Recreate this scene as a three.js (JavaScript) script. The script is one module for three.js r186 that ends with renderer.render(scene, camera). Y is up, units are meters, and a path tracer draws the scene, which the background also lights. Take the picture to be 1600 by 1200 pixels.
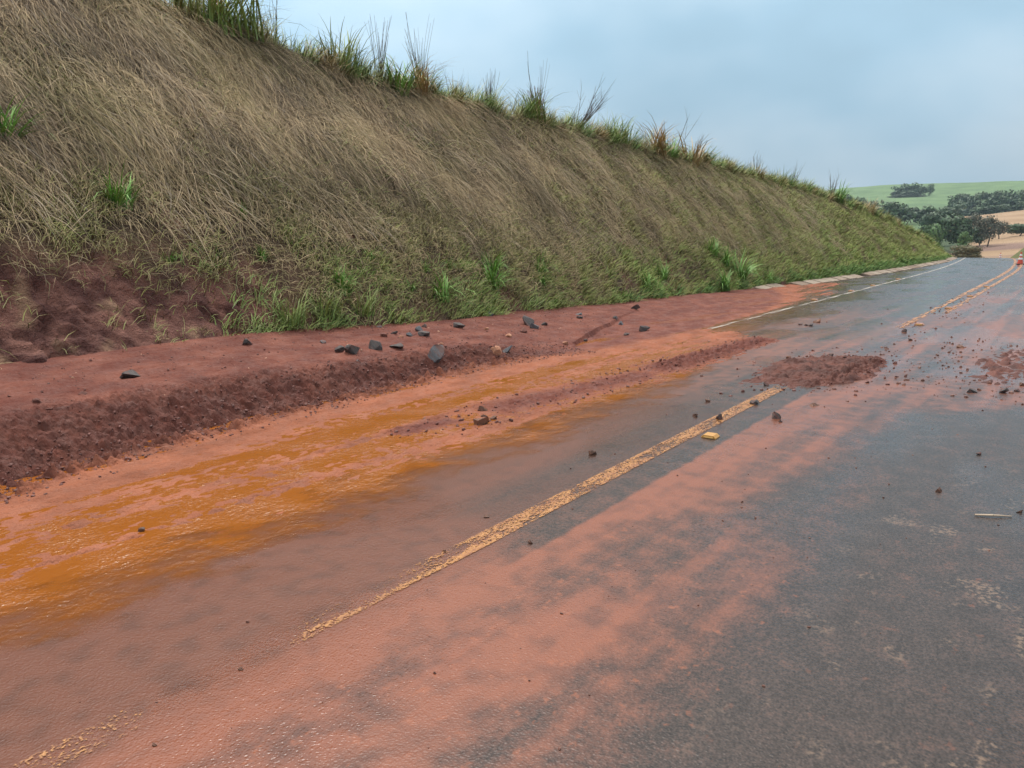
import * as THREE from 'three';
import { mergeGeometries, mergeVertices } from 'three/addons/utils/BufferGeometryUtils.js';

// ---------------------------------------------------------------- camera, sky, sun, exposure
const scene = new THREE.Scene();
const EYE = 1.9, YAW = 36.266 * Math.PI / 180, PITCH = 11.282 * Math.PI / 180;
const camera = new THREE.PerspectiveCamera(53.016, 4 / 3, 0.1, 4000);
camera.position.set(0, EYE, 0);
camera.lookAt(-Math.sin(YAW) * Math.cos(PITCH) * 10, EYE - Math.sin(PITCH) * 10, -Math.cos(YAW) * Math.cos(PITCH) * 10);

const SUN = new THREE.Vector3(-Math.sin(0.9) * Math.cos(1.08), Math.sin(1.08), -Math.cos(0.9) * Math.cos(1.08));
const sun = new THREE.DirectionalLight(new THREE.Color(1, 0.965, 0.91), 1.5);
sun.position.copy(SUN).multiplyScalar(90);
sun.castShadow = true; sun.shadow.radius = 40; sun.shadow.mapSize.set(2048, 2048);
Object.assign(sun.shadow.camera, { left: -70, right: 70, top: 70, bottom: -70, near: 1, far: 300 });
scene.add(sun, sun.target);

// ---------------------------------------------------------------- seeded random numbers and noise
function rng(seed) { let a = seed >>> 0; return () => { a = (a + 0x6D2B79F5) | 0; let t = Math.imul(a ^ (a >>> 15), 1 | a); t = (t + Math.imul(t ^ (t >>> 7), 61 | t)) ^ t; return ((t ^ (t >>> 14)) >>> 0) / 4294967296; }; }
const PERM = new Uint8Array(512), GX = new Float32Array(256), GY = new Float32Array(256);
{ const r = rng(7), p = [...Array(256).keys()]; for (let i = 255; i > 0; i--) { const j = Math.floor(r() * (i + 1)); [p[i], p[j]] = [p[j], p[i]]; } for (let i = 0; i < 512; i++) PERM[i] = p[i & 255]; for (let i = 0; i < 256; i++) { const a = i / 256 * Math.PI * 2; GX[i] = Math.cos(a); GY[i] = Math.sin(a); } }
function noise(x, y) {           // gradient noise, about -0.7..0.7
  const xi = Math.floor(x), yi = Math.floor(y), fx = x - xi, fy = y - yi, X = xi & 255, Y = yi & 255;
  const a = PERM[PERM[X] + Y], b = PERM[PERM[X + 1] + Y], c = PERM[PERM[X] + Y + 1], d = PERM[PERM[X + 1] + Y + 1];
  const u = fx * fx * fx * (fx * (fx * 6 - 15) + 10), v = fy * fy * fy * (fy * (fy * 6 - 15) + 10);
  const n0 = GX[a] * fx + GY[a] * fy, n1 = GX[b] * (fx - 1) + GY[b] * fy, n2 = GX[c] * fx + GY[c] * (fy - 1), n3 = GX[d] * (fx - 1) + GY[d] * (fy - 1);
  return (n0 + u * (n1 - n0)) * (1 - v) + (n2 + u * (n3 - n2)) * v;
}
function fbm(x, y, o = 4, g = 0.5) { let s = 0, a = 1, f = 1; for (let i = 0; i < o; i++) { s += a * noise(x * f + i * 17.3, y * f - i * 9.1); a *= g; f *= 2.03; } return s; }
function billow(x, y, o = 3) { let s = 0, a = 1, f = 1; for (let i = 0; i < o; i++) { s += a * (Math.abs(noise(x * f + i * 31.7, y * f + i * 11.9)) * 2 - 0.5); a *= 0.5; f *= 2.1; } return s; }
const clamp = (x, a = 0, b = 1) => Math.min(b, Math.max(a, x));
const lerp = (a, b, k) => a + (b - a) * k;
const sstep = (a, b, x) => { const k = clamp((x - a) / (b - a)); return k * k * (3 - 2 * k); };
function table(rows) {           // smooth interpolation through [s, value]
  return s => { if (s <= rows[0][0]) return rows[0][1]; for (let i = 1; i < rows.length; i++) if (s < rows[i][0]) { const [a, p] = rows[i - 1], [b, q] = rows[i]; return lerp(p, q, (s - a) / (b - a)); } return rows[rows.length - 1][1]; };
}

// the sky: an even rain cloud, brighter upwards and towards the hidden sun
{
  const w = 1024, h = 512, d = new Float32Array(w * h * 4);
  const lift = table([[0, 0.66], [0.1, 0.76], [0.27, 1.04], [0.6, 1.38], [1.0, 1.7], [1.58, 1.95]]);
  for (let j = 0; j < h; j++) for (let i = 0; i < w; i++) {
    const ph = ((i + 0.5) / w - 0.5) * 2 * Math.PI, la = ((j + 0.5) / h - 0.5) * Math.PI, cl = Math.cos(la);
    const x = Math.cos(ph) * cl, y = Math.sin(la), z = Math.sin(ph) * cl;
    const gam = Math.acos(clamp(x * SUN.x + y * SUN.y + z * SUN.z, -1, 1));
    const px = x / (Math.abs(y) + 0.35), pz = z / (Math.abs(y) + 0.35);
    const cloud = fbm(px * 1.1 + 3, pz * 1.1, 5, 0.52), veil = fbm(px * 0.5 - 8, pz * 0.5 + 2, 3);
    let k = lift(Math.max(0, la)) * (0.75 + 0.62 * Math.exp(-((gam / 0.95) ** 2))) * (1 + 0.24 * cloud + 0.36 * veil) * (0.87 + 0.22 * clamp(-x * 1.2 + 0.2 * y));
    const white = clamp(Math.exp(-((gam / 0.75) ** 2)) * 0.9 + sstep(0.25, 0.85, la) + 0.45 * cloud - 0.04);
    const c = [lerp(0.54, 0.95, white), lerp(0.80, 0.93, white), lerp(1.0, 0.91, white)];
    if (la < 0) k *= lerp(1, 0.35, clamp(-la * 6));
    const o = (j * w + i) * 4; d[o] = c[0] * k; d[o + 1] = c[1] * k; d[o + 2] = c[2] * k; d[o + 3] = 1;
  }
  const sky = new THREE.DataTexture(d, w, h, THREE.RGBAFormat, THREE.FloatType);
  sky.mapping = THREE.EquirectangularReflectionMapping; sky.magFilter = sky.minFilter = THREE.LinearFilter; sky.wrapS = THREE.RepeatWrapping; sky.needsUpdate = true;
  scene.background = sky; scene.environment = sky;
}
scene.fog = new THREE.FogExp2(new THREE.Color(0.50, 0.60, 0.68), 0.00019);
const renderer = new THREE.WebGLRenderer({ antialias: true });
renderer.toneMapping = THREE.LinearToneMapping; renderer.toneMappingExposure = 1.12;
renderer.shadowMap.enabled = true;
renderer.setSize(1024, 768);

// ---------------------------------------------------------------- the lie of the land: t metres left of the camera, s metres along the road
const bend = s => s > 38 ? (s - 38) ** 2 / 624 : 0;                       // the road turns left beyond 38 m
const prof = s => s > 56 ? -((Math.min(s, 130) - 56) ** 2) / 1200 - Math.max(0, s - 130) * 0.123 : 0;   // and drops behind a crest
const W = (t, y, s) => new THREE.Vector3(-(t + bend(s)), y + prof(s), -s);
const roadY = (t, s) => t > 2.7 ? -(t - 2.7) * 0.012 + 0.0045 * noise(t * 1.7, s * 0.9) + 0.0045 * fbm(t * 3.6 + s * 1.2, s * 2.2, 4, 0.55) : -Math.max(0, -t) * 0.02;
const waterY = s => -0.0125 - 0.013 * sstep(8.5, 15, s) - 0.03 * sstep(18, 32, s) - 0.05 * sstep(32, 44, s);
const toeT = table([[-20, 8.7], [3.2, 8.95], [6.7, 9.05], [9.9, 8.75], [13.1, 8.8], [17.6, 8.95], [24, 9.0], [27, 8.9], [30, 8.5], [35, 8.05], [41, 7.75], [56, 6.85], [66, 6.8]]);
const toeY = table([[-20, 0.55], [5, 0.5], [8, 0.45], [11, 0.36], [14, 0.27], [18, 0.16], [22, 0.06], [26, 0.04], [30, 0.06], [70, 0.06]]);
const topT = table([[-20, 14.2], [7.6, 13.6], [13, 12.75], [24, 12.4], [41, 11.1], [46, 10.1], [52, 9.2], [58, 8.16], [62, 7.7], [66, 7.3]]);
const topY = table([[-20, 6.35], [7.6, 5.92], [10, 5.45], [11.5, 5.22], [13, 5.08], [18, 4.88], [24, 4.62], [33, 4.15], [41, 3.65], [46, 3.05], [52, 2.25], [58, 1.3], [62, 0.65], [66, 0.1]]);
const scarpT = table([[-20, 6.0], [2.2, 6.35], [3.3, 6.6], [4.7, 6.75], [6.6, 6.8], [8.5, 6.9], [9.6, 6.75], [10.4, 6.5], [14, 6.1], [18, 6.3], [21, 6.6], [23.5, 7.3], [26.5, 8.6], [30, 9.2]]);
const scarpH = table([[-20, 0.34], [3, 0.33], [5, 0.29], [7, 0.24], [9, 0.17], [10.2, 0.07], [12, 0.04], [20, 0.03], [30, 0.02]]);
const scarpW = table([[-20, 1.0], [2, 0.95], [4, 0.7], [6, 0.45], [9, 0.35], [10.5, 0.5], [30, 0.7]]);
const crackS = t => table([[5.0, 7.4], [5.9, 8.6], [6.3, 9.6], [6.8, 11.1], [7.5, 13.6], [8.3, 16.5], [9.5, 20]])(t) + 0.45 * noise(t * 2.1, 4.2) + 0.22 * noise(t * 6.7, 1.1) + 0.10 * noise(t * 17, 3.3);
const ridge = (t, s, a, b, w, h) => {      // a lumpy bar of mud between points a and b
  const dx = b[0] - a[0], dy = b[1] - a[1], L = dx * dx + dy * dy, k = clamp(((t - a[0]) * dx + (s - a[1]) * dy) / L);
  const d = Math.hypot(t - a[0] - k * dx, s - a[1] - k * dy); return h * Math.exp(-((d / w) ** 2));
};
// top of the mud that came down the bank: slurry in the near lane, the ploughed edge, the flat up to the foot of the bank
function mudY(t, s) {
  const wy = waterY(s), tb = scarpT(s) + 0.10 * noise(s * 1.3, 8) + 0.05 * noise(s * 4.1, 3), hs = scarpH(s), w = scarpW(s), toe = toeT(s);
  const lane = sstep(3.7, 4.25, t + 0.12 * noise(s * 0.9, 2)) * (1 - sstep(13.5, 16.5, s) * (1 - sstep(5.6, 6.3, t)));
  const streak = fbm(t * 3.6 + 0.35 * noise(s * 0.5, 1), s * 0.26, 4, 0.62), rough = fbm(t * 15, s * 8.5, 3), pool = noise(t * 0.7 + 3, s * 0.28 - 2);
  let y = wy - 0.0032 + 0.012 * streak + 0.0115 * rough - 0.008 * pool - 0.006 * Math.exp(-(((t - 4.1) / 0.35) ** 2));
  y += 0.030 * sstep(-1.15, -0.1, t - tb) * (0.7 + 0.6 * streak);                     // pale slurry strip below the ploughed edge
  const rut = 0.021 * (Math.exp(-(((t - 4.62 - 0.06 * Math.sin(s * 0.7)) / 0.07) ** 2)) + Math.exp(-(((t - 5.25 + 0.05 * Math.sin(s * 0.5)) / 0.06) ** 2))) * sstep(9, 5, s);
  y += rut * (0.6 + rough);
  const lump = billow(t * 8.5, s * 6.8, 4);
  const pile = ridge(t, s, [4.62, 9.9], [4.45, 13.6], 0.27, 0.085) + ridge(t, s, [4.95, 6.6], [4.62, 9.2], 0.30, 0.036) + ridge(t, s, [5.1, 5.2], [5.05, 5.75], 0.12, 0.03);
  y += pile * (0.75 + 0.9 * lump);
  y = lerp(roadY(t, s) - 0.03, y, lane);
  const up = sstep(0, w, t - tb), flat = clamp((t - tb - w) / Math.max(0.6, toe - tb - w));
  const crumb = sstep(-0.42, -0.02, t - tb) * (1 - sstep(w * 0.8, w + 0.45, t - tb)) * sstep(10.6, 8.8, s);
  let land = up * hs + flat * Math.max(0, toeY(s) - hs) + 0.05 * noise(t * 0.5, s * 0.4) * up * flat;
  const low = sstep(0, 0.045, s - crackS(t));
  land -= up * (0.085 * low + 0.03 * Math.exp(-(((s - crackS(t) - 0.05) / 0.05) ** 2))) * sstep(19, 9, s);
  land += up * (0.006 * fbm(t * 3, s * 2.2, 4) + 0.012 * low * fbm(t * 1.8 + 0.2 * s, s * 0.5, 3));
  y += land + crumb * (0.060 * lump + 0.02 * billow(t * 22, s * 18, 2) + 0.055 * Math.exp(-(((t - tb + 0.12) / 0.13) ** 2)) * (0.6 + lump) - 0.015 * Math.exp(-(((t - tb - 0.12) / 0.12) ** 2)));
  return y;
}
// the cut bank: v runs from its foot (0) to its edge (1)
function bankPoint(s, v) {
  const a = toeT(s), b = topT(s), y0 = toeY(s) - 0.1, y1 = topY(s);
  const vv = v < 1 ? v : 1, bulge = 0.10 * Math.sin(vv * Math.PI) * (y1 / 5);
  let t = lerp(a, b, v < 1 ? (v > 0 ? v ** 1.06 : v) : 1) , y = lerp(y0, y1, vv) + bulge;
  const big = fbm(s * 0.33, v * 1.9 + 5, 3), mid = fbm(s * 1.3, v * 5 + 2, 3), fine = billow(s * 3.2, v * 15, 3);
  const raw = sstep(0.27, 0.10, v + 0.10 * noise(s * 1.1, v * 4 + 6)) * sstep(8.6, 5.5, s + 2.2 * noise(s * 0.5, v * 3)) + sstep(0.2, 0.05, v) * sstep(0.1, 0.4, noise(s * 0.7 + 9, v * 2)) * 0.7;
  const amp = Math.min(1, y1 / 2.5) * Math.min(1, v * 6 + 0.15);
  const push = amp * (0.16 * big + 0.07 * mid) + (0.02 + 0.06 * raw) * fine + 0.085 * raw * billow(s * 6.5, v * 34, 4) * Math.min(1, v * 9 + 0.3) - 0.10 * raw * Math.sin(clamp(v / 0.3) * Math.PI);
  t -= push * 0.75; y += push * 0.6;
  if (v > 1) { const k = (v - 1); t += k * 6; y += 0.25 * (1 - Math.exp(-k * 1.5)) + 0.15 * fbm(s * 0.5, k * 3, 2) - 0.12 * k * k * 0; }
  return [t, y, s, raw];
}
// fields and hills beyond the crest (t here is not bent with the road)
const hillRow = table([[-60, -0.5], [60, -0.5], [90, -1.9], [110, -3.3], [125, -4.6], [136, -4.2], [150, -3.3], [200, -1.9], [240, -0.6], [330, 2.5], [480, 12.5], [560, 14], [640, 17.5], [760, 31], [880, 45], [1000, 56.5], [1120, 59], [1400, 52], [3000, 30]]);
function groundH(t, s) {
  let y = (hillRow(s - 12) + hillRow(s) * 2 + hillRow(s + 12)) / 4;
  const a = t / Math.max(60, s);
  y -= 0.115 * clamp(t - 0.05 * s, -25, 40) * sstep(135, 200, s) * sstep(420, 300, s);
  y -= 0.10 * (t - 0.045 * s) * sstep(360, 470, s) * sstep(620, 540, s) * (a < 0.2 ? 1 : 0.2 / a);
  y -= 34 * clamp(a - 0.045, -0.2, 0.4) * sstep(620, 950, s);
  y += 1.2 * sstep(560, 900, s) * (Math.sin(t * 0.021 + s * 0.004) * 1.4 + fbm(t * 0.006, s * 0.005, 3) * 3) + 0.5 * fbm(t * 0.03, s * 0.02, 3) * sstep(140, 200, s);
  y += 7.6 * sstep(12.5, 1.5, t) * Math.exp(-(((s - 134) / 10) ** 2));
  return y;
}
// ---------------------------------------------------------------- helpers
const taken = new Map();
function numbered(n) { const k = taken.get(n) || 0; taken.set(n, k + 1); return k ? `${n}_${String(k).padStart(3, '0')}` : n; }
function put(o, name, data) { o.name = numbered(name); Object.assign(o.userData, data); scene.add(o); o.traverse(m => { if (m.isMesh) { m.castShadow = true; m.receiveShadow = true; } }); return o; }
function part(name, geo, mat, parent) { const m = new THREE.Mesh(geo, mat); m.name = name; m.castShadow = m.receiveShadow = true; parent.add(m); return m; }
function grid(nu, nv, at, uv, color) {        // at(i, j) gives a Vector3
  const n = (nu + 1) * (nv + 1), p = new Float32Array(n * 3), q = new Float32Array(n * 2), c = color && new Float32Array(n * 3), ix = new Uint32Array(nu * nv * 6);
  for (let j = 0, k = 0; j <= nv; j++) for (let i = 0; i <= nu; i++, k++) {
    const v = at(i, j); p[k * 3] = v.x; p[k * 3 + 1] = v.y; p[k * 3 + 2] = v.z;
    const w = uv(i, j, v); q[k * 2] = w[0]; q[k * 2 + 1] = w[1];
    if (c) { const col = color(i, j, v); c[k * 3] = col[0]; c[k * 3 + 1] = col[1]; c[k * 3 + 2] = col[2]; }
  }
  for (let j = 0, k = 0; j < nv; j++) for (let i = 0; i < nu; i++) { const a = j * (nu + 1) + i, b = a + 1, d = a + nu + 1, e = d + 1; ix[k++] = a; ix[k++] = b; ix[k++] = d; ix[k++] = b; ix[k++] = e; ix[k++] = d; }
  const g = new THREE.BufferGeometry(); g.setAttribute('position', new THREE.BufferAttribute(p, 3)); g.setAttribute('uv', new THREE.BufferAttribute(q, 2));
  if (c) g.setAttribute('color', new THREE.BufferAttribute(c, 3));
  g.setIndex(new THREE.BufferAttribute(ix, 1)); g.computeVertexNormals(); 
  const nn = g.attributes.normal; let up = 0; for (let k = 0; k < nn.count; k += 97) up += nn.getY(k);
  if (up < 0) { for (let k = 0; k < ix.length; k += 3) { const t = ix[k]; ix[k] = ix[k + 1]; ix[k + 1] = t; } g.computeVertexNormals(); }
  return g;
}
function steps(...legs) { const out = [legs[0][0]]; for (const [a, b, d] of legs) { const n = Math.max(1, Math.round((b - a) / d)); for (let i = 1; i <= n; i++) out.push(a + (b - a) * i / n); } return out; }
function tex(w, h, fn, srgb = false, wrap = THREE.RepeatWrapping) {
  const d = new Uint8Array(w * h * 4), o = [0, 0, 0, 1];
  for (let j = 0, k = 0; j < h; j++) for (let i = 0; i < w; i++, k += 4) {
    fn(i, j, o); for (let c = 0; c < 3; c++) { let v = clamp(o[c]); if (srgb) v = v <= 0.0031308 ? v * 12.92 : 1.055 * Math.pow(v, 1 / 2.4) - 0.055; d[k + c] = v * 255 + 0.5; } d[k + 3] = 255;
  }
  const t = new THREE.DataTexture(d, w, h, THREE.RGBAFormat, THREE.UnsignedByteType); t.wrapS = t.wrapT = wrap; t.magFilter = THREE.LinearFilter; t.minFilter = THREE.LinearMipmapLinearFilter; t.generateMipmaps = true;
  if (srgb) t.colorSpace = THREE.SRGBColorSpace; t.needsUpdate = true; return t;
}
function pn(x, y, per, off = 0) {             // gradient noise that repeats every per cells
  const xi = Math.floor(x), yi = Math.floor(y), fx = x - xi, fy = y - yi, m = v => ((v % per) + per) % per;
  const X0 = m(xi), X1 = m(xi + 1), Y0 = m(yi) + off, Y1 = m(yi + 1) + off, h = (a, b) => PERM[PERM[a & 255] + (b & 255)];
  const a = h(X0, Y0), b = h(X1, Y0), c = h(X0, Y1), d = h(X1, Y1), u = fx * fx * (3 - 2 * fx), v = fy * fy * (3 - 2 * fy);
  const n0 = GX[a] * fx + GY[a] * fy, n1 = GX[b] * (fx - 1) + GY[b] * fy, n2 = GX[c] * fx + GY[c] * (fy - 1), n3 = GX[d] * (fx - 1) + GY[d] * (fy - 1);
  return (n0 + u * (n1 - n0)) * (1 - v) + (n2 + u * (n3 - n2)) * v;
}
const mix3 = (a, b, k) => [a[0] + (b[0] - a[0]) * k, a[1] + (b[1] - a[1]) * k, a[2] + (b[2] - a[2]) * k];
const gray = (o, v) => { o[0] = o[1] = o[2] = v; };

// ---------------------------------------------------------------- tiling relief
const bumpAsphalt = tex(1024, 1024, (i, j, o) => { const x = i / 1024, y = j / 1024; gray(o, 0.5 + 0.42 * pn(x * 150, y * 150, 150) + 0.30 * pn(x * 74, y * 74, 74, 40) + 0.22 * pn(x * 24, y * 24, 24, 90)); });
const bumpMud = tex(1024, 1024, (i, j, o) => { const x = i / 1024, y = j / 1024; gray(o, 0.45 + 0.34 * Math.abs(pn(x * 22, y * 22, 22)) + 0.32 * pn(x * 48, y * 48, 48, 30) + 0.25 * pn(x * 110, y * 110, 110, 70) + 0.15 * pn(x * 230, y * 230, 230, 11)); });
const bumpWater = tex(1024, 1024, (i, j, o) => { const x = i / 1024, y = j / 1024, wx = x + 0.012 * pn(x * 6, y * 6, 6, 3), wy = y + 0.012 * pn(x * 6, y * 6, 6, 55); const calm = clamp(0.65 + 1.1 * pn(x * 5, y * 5, 5, 120), 0.12, 1); gray(o, 0.5 + calm * (0.30 * pn(wx * 17, wy * 17, 17, 44) + 0.34 * pn(wx * 36, wy * 36, 36, 14) + 0.22 * pn(wx * 80, wy * 80, 80, 60) + 0.10 * pn(wx * 170, wy * 170, 170, 9))); });
const rep = (t, r) => { const c = t.clone(); c.repeat.set(r, r); c.needsUpdate = true; return c; };

// ---------------------------------------------------------------- the road: wet asphalt under a film of red mud
const tarDark = [0.028, 0.021, 0.018], tarPale = [0.090, 0.067, 0.057], filmC = [0.110, 0.044, 0.028], filmA = [0.235, 0.082, 0.046], filmB = [0.125, 0.050, 0.033], dustC = [0.30, 0.20, 0.13];
const filmEdge = table([[0, 1.12], [4.5, 1.22], [7.6, 1.5], [9, 1.2], [10.5, -0.2], [12, -3]]);
function film(t, s) {                          // how much of the surface mud covers, 0..1
  const flow = 0.65 * fbm(t * 3.3 + 0.05 * s, s * 0.13, 4, 0.6) + 0.42 * fbm(t * 1.9 + 0.12 * s, s * 0.34, 4), blot = fbm(t * 1.1 - 4, s * 0.55 + 7, 4), e = filmEdge(s) + 0.16 * fbm(s * 0.8, t * 0.5, 3);
  let c = 0.15 + 0.10 * blot + 0.10 * flow;
  const right = sstep(e - 0.30, e + 0.34, t);
  c += right * (0.46 + 0.50 * flow + 0.22 * blot + 0.26 * sstep(1.6, 2.4, t) * sstep(14, 8, s) + 0.10 * sstep(4, 2, s));
  c *= 1 - 0.68 * sstep(2.44, 2.50, t + 0.02 * noise(s * 5, 1)) * sstep(13, 10, s) * sstep(2.4, 4.2, s + 0.9 * noise(t, s));
  c += sstep(2.5, 2.9, t) * sstep(3.6, 1.8, s + 0.8 * blot) * (0.28 + 0.4 * flow);
  c += 0.32 * sstep(3.15, 3.75, t + 0.35 * flow) * sstep(15, 11, s) + 0.22 * sstep(2.6, 2.9, t) * sstep(9.5, 6.5, s);
  c *= 1 - 0.70 * sstep(14, 24, s + 3 * blot) ; c -= 0.05 * sstep(20, 32, s);
  c += sstep(12, 18, s) * sstep(70, 25, s) * (0.16 + 0.45 * sstep(-0.15, 0.4, fbm(t * 2.4, s * 0.10, 4))) * (0.30 + 0.70 * sstep(3.2, 2.2, t));
  return clamp(c, 0, 1);
}
const wash = (t, s) => sstep(0.26, 0.55, fbm(t * 4.6 + 9, s * 2.3, 4) + 0.12 * sstep(0.9, -0.2, t)) * sstep(1.2, 0.5, t) * sstep(8, 5, s);   // pale silt left on the bare lane
function asphaltAt(t, s, fine, o) {
  const c = film(t, s), g1 = fine ? noise(t * 95, s * 95) : 0, g2 = noise(t * 38 + 5, s * 38), g3 = fbm(t * 6, s * 6, 2);
  const stone = clamp(0.34 + 0.75 * g1 + 0.45 * g2 + 0.25 * g3); let tar = mix3(tarDark, tarPale, stone);
  const cov = clamp(c + (0.30 * g2 + 0.26 * g1 + 0.22 * g3) * Math.min(1, c * 5) * (1.15 - c));
  const brown = sstep(2.55, 2.95, t + 0.15 * g3) * sstep(9.5, 7.5, s);
  const col = mix3(tar, mix3(mix3(filmB, filmA, clamp(0.5 + 0.9 * g3 + (c - 0.5))), filmC, brown * clamp(0.75 + 0.5 * g3)), sstep(0.06, 1.02, cov));
  const fleck = fine ? sstep(0.50, 0.85, fbm(t * 13 + 3, s * 10, 4, 0.65) + 0.12 * c) * sstep(0.04, 0.25, c) * sstep(2.5, 2.3, t) * sstep(6, 4, s) : 0; if (fleck > 0) { const f = mix3(col, [0.31, 0.105, 0.052], fleck * 0.5); col[0] = f[0]; col[1] = f[1]; col[2] = f[2]; }
  const k = wash(t, s) * sstep(-0.1, 0.45, g2 + 0.5 * g1 + 0.6 * g3) * 0.42, r = mix3(col, dustC, k);
  o[0] = r[0]; o[1] = r[1]; o[2] = r[2]; return cov;
}
const N1 = { t0: -2.5, t1: 5.5, s0: -1, s1: 11.5 }, N2 = { t0: -2.5, t1: 8.5, s0: 11.5, s1: 76 };
function roadMaps(n, w, h, fine) {
  const rough = new Float32Array(w * h), at = (i, j) => [lerp(n.t0, n.t1, (i + 0.5) / w), lerp(n.s0, n.s1, (j + 0.5) / h)];
  const color = tex(w, h, (i, j, o) => { const [t, s] = at(i, j); rough[j * w + i] = asphaltAt(t, s, fine, o); }, true, THREE.MirroredRepeatWrapping);
  const rm = tex(w, h, (i, j, o) => { const [t, s] = at(i, j), c = rough[j * w + i], wet = sstep(-0.1, 0.3, fbm(t * 0.8 + 2, s * 0.35, 3)); gray(o, lerp(lerp(0.32, 0.14, wet), lerp(0.36, 0.17, wet), c) - 0.05 * sstep(5, 20, s) + 0.04 * noise(t * 5, s * 1.2)); }, false, THREE.MirroredRepeatWrapping);
  return { color, rm };
}
function roadStrip(n, sA, sB, w, h, fine, ds, parent) {
  const m = roadMaps(n, w, h, fine), ss = steps([sA, sB, ds]), ts = steps([-2.6, 2.6, 0.4], [2.6, 8.4, 0.16]);
  const mat = new THREE.MeshPhysicalMaterial({ map: m.color, roughnessMap: m.rm, roughness: 1, ior: 1.36, specularIntensity: 1 });
  mat.bumpMap = bumpAsphalt.clone(); mat.bumpMap.repeat.set((n.t1 - n.t0) / 1.4, (n.s1 - n.s0) / 1.4); mat.bumpMap.needsUpdate = true; mat.bumpScale = fine ? 0.0030 : 0.0018;
  return part('asphalt', grid(ts.length - 1, ss.length - 1, (i, j) => W(ts[i], roadY(ts[i], ss[j]), ss[j]), (i, j) => [(ts[i] - n.t0) / (n.t1 - n.t0), (ss[j] - n.s0) / (n.s1 - n.s0)]), mat, parent);
}
{
  const road = new THREE.Group();
  roadStrip(N1, -9, 11.5, 2048, 2048, true, 0.25, road);
  roadStrip(N2, 11.5, 126, 1024, 2048, false, 0.5, road);
  put(road, 'road', { kind: 'structure' });
}

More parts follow.
